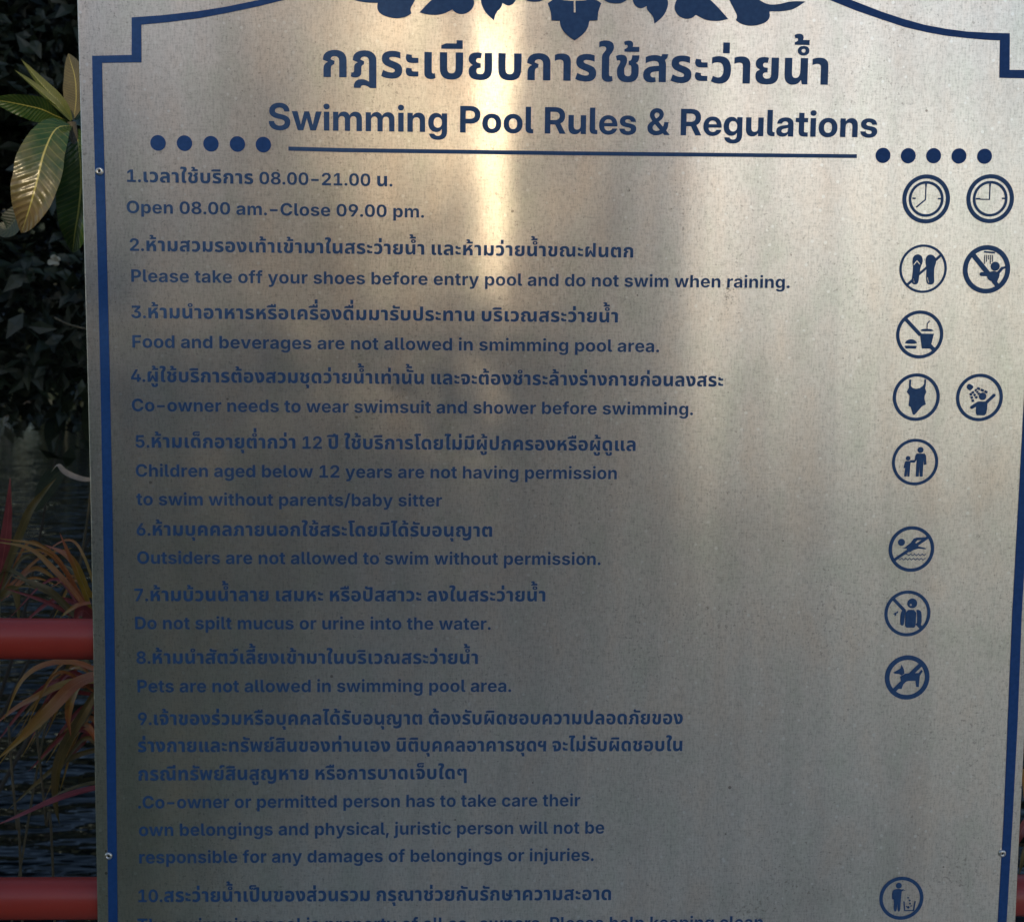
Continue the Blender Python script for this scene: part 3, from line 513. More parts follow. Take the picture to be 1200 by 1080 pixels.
  3603: [[[207,-10,165,-6,129,5,100,23,79,49,66,82,61,122,61,182,68,232,87,268,118,293,160,311,161,315,52,353,52,378,60,427,81,471,117,508,167,537,229,555,304,561,375,556,435,538,483,510,518,470,540,420,547,358,547,215,552,175,567,149,589,134,616,129,641,133,663,144,681,164,694,189,703,220,705,256,705,548,865,548,865,0,742,0,723,86,715,86,691,48,657,17,611,-3,555,-10,505,-5,463,9,431,34,409,69,395,114,391,171,391,347,388,377,379,400,348,428,302,437,269,433,242,421,224,401,217,374,300,334,289,267,257,262,235,250,221,229,217,195,217,139,219,120,226,107,238,100,256,98,274,99,291,104,305,11,261,-5]]],
  3604: [[[267,-10,193,-1,136,25,95,67,67,122,51,190,45,267,50,347,65,412,89,463,122,502,162,530,208,548,261,558,318,561,401,555,465,536,512,506,544,464,563,414,569,356,569,0,409,0,409,343,404,382,388,411,360,428,318,434,287,431,260,420,238,400,221,370,211,327,207,269,210,226,216,189,227,159,244,136,266,122,296,117,316,119,334,122,349,3,310,-7]]],
  3605: [[[279,-10,199,-1,139,26,97,70,69,128,54,199,49,281,54,368,69,438,93,492,127,529,170,551,223,558,256,555,285,544,309,525,328,493,332,493,352,525,380,545,450,558,511,549,555,521,580,475,589,412,589,0,429,0,429,380,427,405,420,420,396,431,369,420,362,406,357,385,298,385,292,408,284,422,259,431,239,422,224,396,215,350,212,280,214,229,220,188,231,154,248,130,272,115,304,110,325,112,341,116,356,3,321,-7]]],
  3607: [[[75,0,75,548,192,548,213,462,222,462,245,499,281,530,329,551,390,558,449,552,497,535,534,507,560,466,576,414,581,351,581,0,422,0,422,317,416,364,400,396,374,414,338,419,308,415,282,401,261,378,247,346,238,305,235,253,235,0]]],
  3609: [[[254,-10,198,-4,151,14,115,44,88,86,73,138,67,202,67,548,227,548,227,231,232,184,248,153,273,135,308,129,353,138,386,168,407,220,414,295,414,548,574,548,574,0,453,0,435,84,426,84,403,48,368,17,319,-3]]],
  3610: [[[319,-13,239,-7,175,14,127,48,94,95,74,155,67,227,67,548,227,548,227,218,232,173,249,141,278,121,319,114,360,121,389,141,405,173,411,218,411,548,570,548,570,227,564,155,544,95,511,48,463,14,399,-7]]],
  3611: [[[319,-13,239,-7,175,14,127,48,94,95,74,155,67,227,67,548,227,548,227,218,232,173,249,141,278,121,319,114,360,121,389,141,405,173,411,218,411,745,570,745,570,227,564,155,544,95,511,48,463,14,399,-7]]],
  3612: [[[72,0,72,422,77,469,90,504,111,530,139,546,173,555,212,558,266,552,303,539,281,436,266,439,253,440,238,438,228,430,221,402,221,319,219,260,216,221,211,172,216,172,235,215,252,248,278,298,313,361,369,361,404,298,427,255,446,217,466,172,471,172,467,221,464,260,462,319,462,548,610,548,610,0,457,0,343,211,339,211,226,0]]],
  3613: [[[72,0,72,422,77,469,90,504,111,530,139,546,173,555,212,558,266,552,303,539,281,436,266,439,253,440,238,438,228,430,221,402,221,319,219,260,216,221,211,172,216,172,235,215,252,248,278,298,313,361,369,361,404,298,427,255,446,217,466,172,471,172,467,221,464,260,462,319,462,745,610,745,610,0,457,0,343,211,339,211,226,0]]],
  3614: [[[123,0,28,548,183,548,208,362,212,334,216,298,224,204,227,204,243,269,256,323,267,365,319,548,413,548,465,365,476,323,490,269,505,204,508,204,516,298,520,334,523,362,550,548,703,548,610,0,453,0,394,211,378,286,368,352,364,352,357,309,349,264,335,211,275,0]]],
  3616: [[[117,-10,64,-4,22,12,36,98,49,95,61,94,86,103,94,129,94,199,98,241,113,273,138,296,173,311,174,315,66,353,66,378,73,426,94,470,130,508,180,537,243,555,321,561,395,555,457,537,507,507,544,466,567,413,574,347,574,0,415,0,415,338,409,380,390,410,360,428,318,434,280,429,253,416,237,395,230,371,313,334,302,267,278,262,262,249,252,226,249,192,249,110,240,55,212,18,170,-3]]],
  3617: [[[400,-10,335,-3,285,17,248,48,223,86,215,86,197,0,76,0,76,548,236,548,236,295,239,242,248,200,264,168,285,146,311,133,342,129,377,135,402,153,418,184,423,231,423,548,583,548,583,194,578,134,563,83,537,43,501,14,456,-4]]],
  3618: [[[303,-13,221,-8,156,8,109,34,76,69,58,111,52,159,55,198,65,229,81,253,100,271,144,291,144,297,100,320,65,358,55,384,52,417,56,453,70,486,93,515,127,538,173,552,232,557,293,553,339,540,315,434,295,438,268,440,243,437,225,427,214,411,210,391,214,371,223,357,255,340,295,335,316,335,316,238,295,238,259,234,234,224,218,205,213,178,221,145,249,118,274,110,306,107,338,109,361,117,390,145,399,183,399,548,558,548,558,188,551,126,531,75,497,36,448,9,383,-8]]],
  3619: [[[261,-13,141,0,83,16,32,38,77,165,125,141,187,120,255,112,287,114,310,122,324,135,329,154,325,169,315,181,276,202,214,225,126,265,93,289,68,318,52,354,47,399,55,451,76,492,111,523,157,544,213,557,276,561,330,559,379,552,419,542,449,529,449,405,404,421,345,434,284,440,251,437,227,430,212,418,207,402,211,388,222,376,264,357,329,335,378,316,417,295,448,270,471,241,484,205,489,162,483,118,468,76,440,40,398,11,339,-7]]],
  3621: [[[379,0,379,355,372,394,353,420,321,435,276,440,224,436,173,424,127,407,88,388,88,518,123,532,170,547,228,558,295,561,389,551,430,537,466,516,495,487,517,450,531,404,535,347,535,0]],[[216,-10,163,-5,119,8,83,31,57,62,42,100,37,146,43,196,62,238,94,274,139,302,199,321,273,332,404,343,404,230,291,218,246,210,216,196,200,176,195,151,200,127,213,110,234,99,259,96,283,98,304,103,317,5,271,-6]]],
  3623: [[[219,-13,120,-1,35,31,76,147,130,124,191,114,239,124,276,155,300,206,308,277,300,344,276,394,236,424,177,434,109,424,50,400,50,531,121,553,207,561,291,553,358,528,408,486,443,430,464,360,471,277,463,189,441,117,405,60,355,19,293,-5]]],
  3625: [[[328,-13,244,-7,178,14,128,49,94,96,74,156,67,228,67,548,226,548,226,220,232,173,250,140,282,119,331,113,376,119,407,138,424,171,430,220,430,548,588,548,588,228,582,156,562,96,527,49,478,14,412,-7]],[[393,217,350,221,317,233,293,251,277,274,266,324,271,364,287,397,379,378,374,364,373,349,381,327,402,317,645,317,645,217]]],
  3626: [[[379,0,379,355,372,394,353,420,321,435,276,440,224,436,173,424,127,407,88,388,88,518,123,532,170,547,228,558,294,561,345,558,391,548,428,529,453,496,491,477,516,446,530,402,535,347,535,0]],[[216,-10,163,-5,119,8,83,31,57,62,42,100,37,146,43,196,62,238,94,274,139,302,199,321,273,332,404,343,404,230,291,218,246,210,216,196,200,176,195,151,200,127,213,110,234,99,259,96,283,98,304,103,317,5,271,-6]],[[451,434,368,507,400,521,424,539,439,559,444,584,578,584,566,524,550,496,526,471,493,450]]],
  3627: [[[76,0,76,548,234,548,234,348,238,348,400,548,574,548,574,543,234,161,234,0]],[[411,0,411,179,404,224,382,253,346,270,298,275,392,385,446,379,491,361,526,333,551,297,566,254,571,205,571,0]]],
  3629: [[[290,-13,214,-7,152,13,105,47,72,93,52,152,45,223,47,272,51,323,297,323,297,224,201,224,201,211,204,178,211,151,223,130,240,115,262,107,289,104,318,107,343,118,363,138,377,168,386,209,389,262,386,314,376,357,358,390,332,415,295,429,247,434,184,427,124,411,75,390,75,521,130,542,202,556,278,561,367,553,437,526,489,483,525,425,546,354,553,271,546,187,526,116,491,60,441,20,374,-5]]],
  3631: [[[315,0,315,319,352,323,340,275,307,239,259,217,198,209,150,214,106,229,67,253,37,288,18,334,11,390,23,460,56,513,90,538,131,553,180,558,213,556,254,546,243,447,227,450,215,451,194,448,177,437,165,420,161,394,166,367,180,347,204,333,237,329,272,334,296,350,310,377,315,414,315,548,475,548,475,0]]],
  3632: [[[165,320,123,323,91,334,67,351,51,372,39,423,45,460,60,497,175,483,171,468,170,451,178,431,189,425,206,423,315,423,315,320]],[[165,40,123,43,91,54,67,71,51,92,39,143,45,180,60,217,175,203,171,188,170,171,178,151,189,145,206,143,315,143,315,40]]],
  3633: [[[-226,622,-269,626,-301,636,-325,653,-340,673,-352,719,-347,756,-331,794,-217,780,-220,765,-222,752,-213,731,-184,724,26,724,26,622]]],
  3634: [[[214,0,214,358,209,393,195,417,170,431,133,435,73,426,23,405,23,531,50,541,86,551,130,559,181,561,234,557,280,545,319,524,349,491,368,446,374,387,374,0]]],
  3635: [[[214,0,214,358,209,393,195,417,170,431,133,435,73,426,23,405,23,531,50,541,86,551,130,559,181,561,234,557,280,545,319,524,349,491,368,446,374,387,374,0]],[[-182,601,-234,607,-275,627,-301,658,-310,701,-301,743,-275,775,-234,795,-182,801,-129,795,-88,775,-62,743,-53,701,-62,658,-88,627,-129,607],[-182,660,-163,663,-149,671,-137,701,-140,718,-149,731,-163,739,-182,742,-201,739,-215,731,-224,718,-227,701,-224,684,-215,671,-201,663]]],
  3636: [[[-541,622,-541,689,-435,733,-76,733,-76,622]]],
  3637: [[[-541,622,-541,689,-435,733,-76,733,-76,622]],[[-212,687,-212,800,-76,800,-76,687]]],
  3639: [[[-540,622,-540,689,-434,733,-76,733,-76,622]],[[-329,687,-329,800,-230,800,-230,687]],[[-173,687,-173,800,-76,800,-76,687]]],
  3640: [[[-213,-261,-213,-175,-218,-156,-235,-150,-245,-151,-255,-154,-262,-80,-222,-69,-169,-64,-125,-69,-97,-84,-82,-108,-76,-139,-76,-261]]],
  3641: [[[-234,-265,-306,-259,-355,-241,-383,-214,-393,-180,-393,-163,-395,-149,-401,-142,-426,-143,-433,-74,-396,-66,-357,-64,-318,-68,-292,-80,-277,-99,-272,-125,-272,-146,-265,-172,-255,-179,-239,-181,-223,-179,-212,-172,-205,-146,-205,-67,-76,-67,-76,-164,-85,-207,-113,-239,-162,-258]]],
  3648: [[[226,-10,182,-6,146,5,118,23,98,49,86,82,82,122,82,548,242,548,242,141,250,114,276,105,293,107,310,112,324,11,280,-5]]],
  3649: [[[226,-10,182,-6,146,5,118,23,98,49,86,82,82,122,82,548,242,548,242,141,250,114,276,105,293,107,310,112,324,11,280,-5]],[[535,-10,491,-6,455,5,427,23,407,49,395,82,391,122,391,548,551,548,551,141,559,114,585,105,602,107,618,112,633,11,589,-5]]],
  3650: [[[102,448,102,606,97,657,81,692,54,711,16,718,16,781,121,832,375,832,375,718,212,718,211,714,234,694,250,668,259,633,262,589,262,448]],[[246,-10,202,-6,166,5,138,23,118,49,106,82,102,122,102,548,262,548,262,141,270,114,296,105,312,107,329,112,343,11,300,-5]]],
  3651: [[[228,-10,184,-6,148,5,120,23,100,49,88,82,84,122,84,488,87,531,101,563,129,600,161,638,171,656,175,676,171,696,158,712,137,722,107,725,60,718,23,700,23,817,43,826,74,836,116,844,166,847,239,838,294,813,320,787,336,754,341,713,337,675,326,643,294,590,266,554,249,524,244,484,244,141,252,114,277,105,294,107,311,112,325,11,281,-5]]],
  3652: [[[104,448,104,589,105,623,111,650,130,689,155,714,154,718,1,718,30,832,354,832,354,718,320,712,290,694,270,660,263,606,263,448]],[[247,-10,204,-6,168,5,140,23,120,49,108,82,104,122,104,548,263,548,263,141,271,114,297,105,314,107,331,112,345,11,301,-5]]],
  3654: [[[416,-214,416,406,414,426,407,439,381,449,355,439,348,426,345,406,345,375,276,375,276,406,273,426,266,439,240,449,224,445,212,433,205,412,203,379,205,345,214,323,228,311,248,307,263,308,278,312,305,214,267,195,212,186,167,192,130,208,99,234,76,271,62,319,58,377,62,437,76,485,100,519,148,551,210,561,246,558,278,549,303,533,320,509,324,509,342,533,367,549,399,558,437,561,473,558,506,549,535,532,557,504,571,465,576,411,576,-214]]],
  3655: [[[-202,614,-231,617,-255,626,-289,659,-339,617,-397,625,-442,648,-471,686,-481,737,-476,775,-463,806,-443,829,-417,846,-356,859,-100,859,-100,784,-328,784,-359,772,-368,757,-371,735,-363,706,-340,695,-296,737,-276,737,-263,705,-251,695,-236,692,-214,701,-206,726,-206,741,-99,741,-99,720,-106,673,-127,640,-160,621]]],
  3656: [[[-229,622,-229,847,-83,847,-83,622]]],
  3657: [[[-382,621,-382,672,-353,683,-323,702,-314,715,-310,732,-318,754,-338,762,-355,759,-370,753,-389,822,-367,836,-339,845,-288,850,-247,845,-216,830,-196,804,-190,767,-201,727,-215,710,-237,696,-240,722,-55,722,-55,621]]],
  3660: [[[-266,602,-280,639,-286,684,-275,737,-260,758,-237,774,-205,785,-163,788,-16,788,-16,682,-110,682,-140,676,-147,667,-150,652,-148,638,-142,622]]],
 },
}
# style, left, right edge of the run (1/1000 em), baseline ends (metres on the sign), sag, em size, (character, x, y, scale)
LINES = [
 ('H',55,11060,(-0.13264, 1.74366),(0.28765, 1.74531),0,0.039,'กฎระเบียบการใช้สระว่ายน้ำ',[0, 631, 1274, 1797, 2157, 2505, 3144, 3144, 3770, 4409, 5040, 5482, 6005, 6351, 6958, 6958, 7565, 8088, 8448, 8965, 8965, 9407, 10033, (10684, 201), 10684]),
 ('G',34,16832,(-0.17737, 1.70027),(0.33094, 1.70292),-0.00028,0.02971,'Swimming Pool Rules & Regulations',[0, 657, 1483, 1733, 2622, 3511, 3761, 4351, 5202, 5835, 6419, 7003, 7531, 8183, 8773, 9051, 9615, 10390, 11291, 11943, 12507, 13108, 13698, 13976, 14533, 14908, 15158, 15742, 16332]),
 ('B',86,15018,(-0.29412, 1.65606),(-0.07522, 1.65585),0,0.01389,'1.เวลาใช้บริการ 08.00-21.00 น.',[0, 646, 915, 1304, 1883, 2557, 3051, 3436, 4115, 4115, 4829, 5414, 5414, 6120, 6614, 7458, 8104, 8750, 9019, 9665, 10311, 10957, 11603, 12249, 12518, 13164, 14070, 14798]),
 ('B',45,16364,(-0.29477, 1.63067),(-0.04885, 1.63061),0,0.01396,'Open 08.00 am.-Close 09.00 pm.',[0, 771, 1402, 1998, 2882, 3528, 4174, 4443, 5089, 5995, 6576, 7490, 7759, 8405, 9145, 9455, 10069, 10630, 11486, 12132, 12778, 13047, 13693, 14599, 15230, 16144]),
 ('B',62,28860,(-0.29278, 1.59981),(0.1272, 1.60022),0,0.01408,'2.ห้ามสวมรองเท้าเข้ามาในสระว่ายน้ำ และห้ามว่ายน้ำขณะฝนตก',[0, 646, 915, 1617, 1617, 2111, 2839, 3518, 4097, 4825, 5410, 6077, 6721, 7110, 7837, 7837, 8331, 8719, 9389, 9389, 9883, 10611, 11105, 11490, 12218, 12897, 13481, 13885, 14464, 14464, 14958, 15658, (16386, 241), 16386, 17139, 17873, 18547, 18951, 19653, 19653, 20147, 20875, 21454, 21454, 21948, 22648, (23376, 241), 23376, 23870, 24539, 25594, 25998, 26767, 27495, 28230]),
 ('B',65,37041,(-0.29202, 1.57433),(0.26091, 1.57659),-0.00028,0.01417,'Please take off your shoes before entry pool and do not swim when raining.',[0, 649, 959, 1555, 2136, 2697, 3553, 3921, 4502, 5083, 5939, 6553, 6952, 7611, 8214, 8828, 9452, 10120, 10681, 11305, 11919, 12515, 13336, 13967, 14563, 14962, 15576, 15984, 16840, 17436, 18060, 18428, 18836, 19699, 20330, 20944, 21558, 22128, 22709, 23333, 24224, 24855, 25729, 26353, 26967, 27595, 28156, 29007, 29279, 30453, 31304, 31928, 32524, 33408, 33816, 34397, 34669, 35293, 35565, 36189, 36821]),
 ('B',40,27753,(-0.29253, 1.54439),(0.11525, 1.54578),0,0.01421,'3.ห้ามนำอาหารหรือเครื่องดื่มมารับประทาน บริเวณสระว่ายน้ำ',[0, 646, 915, 1617, 1617, 2111, 2839, 3567, 4061, 4729, 5223, 5925, 6419, 7003, 7706, 8290, 8290, 8958, 9346, 10074, 10659, (10659, 239), 10659, 11327, 11971, 12683, (12683, 239), 12683, 13411, 14139, 14633, 15217, 15217, 15932, 16648, 17232, 17635, 18362, 18856, 19844, 20559, 21143, 21143, 21532, 22111, 23166, 23845, 24430, 24833, 25412, 25412, 25906, 26606, (27334, 241), 27334]),
 ('B',65,29462,(-0.29203, 1.51986),(0.15085, 1.52125),0,0.01428,'Food and beverages are not allowed in smimming pool area.',[0, 587, 1201, 1815, 2706, 3287, 3911, 4802, 5433, 6029, 6630, 7226, 7634, 8215, 8847, 9443, 10264, 10845, 11253, 12109, 12733, 13347, 13975, 14556, 14866, 15176, 15790, 16641, 17237, 18128, 18400, 19284, 19845, 20759, 21031, 21945, 22859, 23131, 23755, 24647, 25278, 25892, 26506, 27076, 27657, 28065, 28661, 29242]),
 ('B',31,35095,(-0.29365, 1.49133),(0.20634, 1.4927),0,0.01437,'4.ผู้ใช้บริการต้องสวมชุดว่ายน้ำเท่านั้น และจะต้องชำระล้างร่างกายก่อนลงสระ',[0, 646, 915, 1684, 1684, 1684, 2070, 2748, 2748, 3463, 4048, 4048, 4753, 5247, 5832, 6567, 6567, 7234, 7878, 8557, 9136, 9864, 10543, 10543, 11255, 11834, 11834, 12328, 13028, (13756, 241), 13756, 14250, 14638, 15365, 15365, 15859, 16587, (16587, 233), 16587, 17575, 18309, 18983, 19386, 20016, 20419, 21154, 21154, 21821, 22465, 23144, 23638, 24222, 24626, 25300, 25300, 25794, 26438, 27022, 27022, 27516, 28160, 28866, 29360, 30060, 30765, 30765, 31433, 32161, 32835, 33479, 34158, 34743]),
 ('B',45,32016,(-0.29335, 1.4667),(0.18111, 1.4682),0,0.01442,'Co-owner needs to wear swimsuit and shower before swimming.',[0, 740, 1354, 2000, 2614, 3465, 4089, 4685, 5353, 5977, 6573, 7169, 7800, 8621, 8989, 9863, 10714, 11310, 11891, 12559, 13120, 13971, 14243, 15157, 15718, 16342, 16614, 17242, 17823, 18447, 19338, 19899, 20523, 21137, 21988, 22584, 23252, 23883, 24479, 24878, 25492, 25900, 26756, 27317, 28168, 28440, 29354, 30268, 30540, 31164, 31796]),
 ('B',54,29692,(-0.29081, 1.43608),(0.13249, 1.43706),0,0.01449,'5.ห้ามเด็กอายุต่ำกว่า 12 ปี ใช้บริการโดยไม่มีผู้ปกครองหรือผู้ดูแล',[0, 646, 915, 1617, 1617, 2111, 2839, 3228, 3940, 3940, 4646, 5313, 5807, 6507, 6507, (7242, 240), 7242, 7736, 8441, 9020, 9020, 9774, 10420, 11326, 11902, 12302, 12687, 13366, 13366, 14081, 14665, 14665, 15371, 15865, 16449, 16846, 17558, 18258, 18652, 19380, 19380, 20108, 20108, 20878, 20878, 20878, 21594, 22299, 23027, 23612, 24279, 24923, 25626, 26210, 26210, 26878, 27647, 27647, 27647, 28359, 28359, 29093]),
 ('B',45,27684,(-0.29101, 1.41149),(0.11684, 1.41273),0,0.01455,'Children aged below 12 years are not having permission',[0, 740, 1364, 1636, 1946, 2577, 2985, 3581, 4465, 5046, 5678, 6274, 7165, 7796, 8392, 8702, 9316, 10427, 11073, 11979, 12582, 13178, 13759, 14167, 14988, 15569, 15977, 16833, 17457, 18071, 18699, 19323, 19904, 20505, 20777, 21401, 22293, 22924, 23520, 23928, 24842, 25114, 25675, 26236, 26508, 27122]),
 ('B',10,17500,(-0.29091, 1.38723),(-0.03245, 1.38804),0,0.01458,'to swim without parents/baby sitter',[0, 368, 1242, 1803, 2654, 2926, 4100, 4951, 5223, 5591, 6215, 6829, 7453, 8081, 8712, 9293, 9701, 10297, 10921, 11289, 11850, 12239, 12870, 13451, 14082, 14945, 15506, 15778, 16146, 16514, 17110]),
 ('B',61,20975,(-0.29113, 1.36126),(0.0106, 1.36229),0,0.01465,'6.ห้ามบุคคลภายนอกใช้สระโดยมิได้รับอนุญาต',[0, 646, 915, 1617, 1617, 2111, 2839, 3554, 3554, 4282, 5010, 5684, 6403, 6897, 7597, 8325, 8992, 9698, 10083, 10762, 10762, 11441, 12025, 12429, 12825, 13537, 14237, 14965, 14965, 15360, 16072, 16072, 16657, 16657, 17371, 18039, 18767, 18767, 19822, 20316]),
 ('B',45,26670,(-0.29103, 1.33708),(0.10423, 1.33844),0,0.01474,'Outsiders are not allowed to swim without permission.',[0, 771, 1395, 1763, 2324, 2596, 3227, 3823, 4231, 5052, 5633, 6041, 6897, 7521, 8135, 8763, 9344, 9654, 9964, 10578, 11429, 12025, 12916, 13284, 14158, 14719, 15570, 15842, 17016, 17867, 18139, 18507, 19131, 19745, 20369, 20997, 21628, 22224, 22632, 23546, 23818, 24379, 24940, 25212, 25826, 26450]),
 ('B',68,24153,(-0.29394, 1.30489),(0.05702, 1.30644),0,0.01481,'7.ห้ามบ้วนน้ำลาย เสมหะ หรือปัสสาวะ ลงในสระว่ายน้ำ',[0, 646, 915, 1617, 1617, 2111, 2839, 3554, 3554, 4133, 4861, (5589, 241), 5589, 6083, 6757, 7251, 8211, 8599, 9278, 10006, 10708, 11372, 12074, 12659, 12659, 13326, 13902, 14042, 14720, 15399, 15893, 16472, 17135, 17810, 18454, 18839, 19567, 20246, 20830, 21233, 21812, 21812, 22306, 23006, (23734, 241), 23734]),
 ('B',65,20512,(-0.29377, 1.28063),(0.01013, 1.2814),0,0.01486,'Do not spilt mucus or urine into the water.',[0, 722, 1596, 2220, 2834, 3462, 4023, 4654, 4926, 5236, 5864, 6778, 7402, 7991, 8615, 9436, 10050, 10718, 11342, 11750, 12022, 12646, 13502, 13774, 14398, 14766, 15640, 16008, 16632, 17488, 18339, 18920, 19288, 19884, 20292]),
 ('B',42,20256,(-0.29319, 1.25052),(-0.00066, 1.25126),0,0.01494,'8.ห้ามนำสัตว์เลี้ยงเข้ามาในบริเวณสระว่ายน้ำ',[0, 646, 915, 1617, 1617, 2111, 2839, 3567, 4061, 4740, 4740, 5475, 6054, 6054, 6442, 7116, (7116, 240), 7116, 7816, 8460, 8849, 9519, 9519, 10013, 10741, 11235, 11620, 12348, 13063, 13647, 13647, 14036, 14615, 15670, 16349, 16933, 17336, 17915, 17915, 18409, 19109, (19837, 241), 19837]),
 ('B',65,21569,(-0.29266, 1.22557),(0.02843, 1.22675),0,0.01501,'Pets are not allowed in swimming pool area.',[0, 649, 1245, 1613, 2434, 3015, 3423, 4279, 4903, 5517, 6145, 6726, 7036, 7346, 7960, 8811, 9407, 10298, 10570, 11454, 12015, 12866, 13138, 14052, 14966, 15238, 15862, 16754, 17385, 17999, 18613, 19183, 19764, 20172, 20768, 21349]),
 ('B',61,32986,(-0.29263, 1.19683),(0.1788, 1.19833),0,0.01512,'9.เจ้าของร่วมหรือบุคคลได้รับอนุญาต ต้องรับผิดชอบความปลอดภัยของ',[0, 646, 915, 1304, 1933, 1933, 2427, 3097, 3764, 4408, 4993, 4993, 5572, 6300, 7002, 7587, 7587, 8254, 8969, 8969, 9697, 10425, 11099, 11493, 12206, 12206, 12790, 12790, 13505, 14172, 14900, 14900, 15955, 16449, 17444, 18179, 18179, 18846, 19490, 20075, 20075, 20790, 21559, 21559, 22271, 22950, 23618, 24332, 25060, 25639, 26133, 26861, 27577, 28251, 28919, 29631, 30350, 30350, 31050, 31720, 32387]),
 ('B',36,33124,(-0.29325, 1.17293),(0.17886, 1.17423),0,0.01518,'ร่างกายและทรัพย์สินของท่านเอง นิติบุคคลอาคารชุดฯ จะไม่รับผิดชอบใน',[0, 585, 585, 1079, 1723, 2428, 2922, 3622, 4356, 5030, 5433, 6160, 6745, 6745, 7564, 8264, 8264, 8943, 8943, 9671, 10341, 11008, 11652, 12379, 12379, 12873, 13601, 13990, 14657, 15561, 16289, 16289, 17024, 17024, 17739, 17739, 18467, 19195, 19869, 20536, 21030, 21758, 22252, 22837, 23516, 23516, 24228, 25100, 25729, 26132, 26526, 27254, 27254, 27839, 27839, 28554, 29323, 29323, 30035, 30714, 31382, 32096, 32481]),
 ('B',62,19608,(-0.29322, 1.14771),(-0.00945, 1.14909),0,0.0152,'กรณีทรัพย์สินสูญหาย หรือการบาดเจ็บใดๆ',[0, 706, 1290, 2345, 2345, 3072, 3657, 3657, 4477, 5177, 5177, 5855, 5855, 6583, 7262, 7262, 8317, 9019, 9513, 10473, 11176, 11760, 11760, 12428, 13133, 13627, 14212, 14926, 15420, 16133, 16521, 17151, 17151, 17865, 18251, 18963]),
 ('B',50,25980,(-0.29386, 1.12285),(0.09025, 1.12463),0,0.01529,'.Co-owner or permitted person has to take care their',[0, 269, 1009, 1623, 2269, 2883, 3734, 4358, 4954, 5622, 6236, 6904, 7535, 8131, 8539, 9453, 9725, 10093, 10461, 11057, 11948, 12579, 13175, 13583, 14144, 14758, 15642, 16266, 16847, 17668, 18036, 18910, 19278, 19859, 20440, 21296, 21885, 22466, 22874, 23730, 24098, 24722, 25318, 25590]),
 ('B',39,27280,(-0.29353, 1.09818),(0.11173, 1.09986),0,0.01536,'own belongings and physical, juristic person will not be',[0, 614, 1465, 2349, 2980, 3576, 3886, 4500, 5124, 5756, 6028, 6652, 7284, 8105, 8686, 9310, 10201, 10832, 11456, 12059, 12620, 12892, 13481, 14062, 14372, 14901, 15173, 15797, 16205, 16477, 17038, 17406, 17678, 18527, 19158, 19754, 20162, 20723, 21337, 22221, 23072, 23344, 23654, 24224, 24848, 25462, 26090, 26721]),
 ('B',62,26729,(-0.29371, 1.07364),(0.1029, 1.07504),0,0.01542,'responsible for any damages of belongings or injuries.',[0, 408, 1004, 1565, 2196, 2810, 3434, 3995, 4267, 4898, 5208, 6064, 6463, 7077, 7745, 8326, 8950, 9813, 10444, 11025, 11939, 12520, 13152, 13748, 14569, 15183, 15842, 16473, 17069, 17379, 17993, 18617, 19249, 19521, 20145, 20777, 21598, 22212, 22880, 23152, 23776, 24048, 24672, 25080, 25352, 25948, 26509]),
 ('B',86,28359,(-0.29503, 1.03873),(0.11888, 1.03924),0,0.01552,'10.สระว่ายน้ำเป็นของส่วนรวม กรุณาช่วยกันรักษาความสะอาด',[0, 646, 1292, 1561, 2240, 2824, 3228, 3807, 3807, 4301, 5001, (5729, 241), 5729, 6222, 6611, 7187, 7327, 8055, 8725, 9392, 10036, 10715, 10715, 11294, 12022, 12606, 13185, 14173, 14879, 15464, 15464, 16519, 17013, 17691, 17691, 18270, 18970, 19676, 19676, 20404, 20989, 20989, 21694, 22456, 22950, 23678, 24257, 24751, 25479, 26157, 26561, 27228, 27722]),
 ('B',36,37059,(-0.2962, 1.01239),(0.25491, 1.01261),0,0.01562,'The swimming pool is property of all co-owners. Please help keeping clean',[0, 668, 1292, 2148, 2709, 3560, 3832, 4746, 5660, 5932, 6556, 7448, 8079, 8693, 9307, 9877, 10149, 10970, 11601, 12009, 12623, 13254, 13850, 14258, 14626, 15489, 16103, 16762, 17343, 17653, 18223, 18812, 19426, 20072, 20686, 21537, 22161, 22757, 23165, 23726, 24255, 24904, 25214, 25810, 26391, 26952, 27808, 28432, 29028, 29338, 30229, 30810, 31406, 32002, 32633, 32905, 33529, 34421, 35010, 35320, 35916, 36497]),
]
SHEET = [(-0.33221,1.93126),(-0.33202,1.80127),(-0.33126,1.71561),(-0.33047,1.59507),(-0.32975,1.48186),(-0.32951,1.3809),(-0.3297,1.26326),(-0.33055,1.14317),(-0.33076,1.02053),(-0.3318,0.88339),(0.48372,0.87647),(0.48304,1.0172),(0.48262,1.08046),(0.48271,1.17409),(0.48249,1.2815),(0.48201,1.46116),(0.4819,1.64969),(0.4818,1.81834),(0.48001,1.94696)]
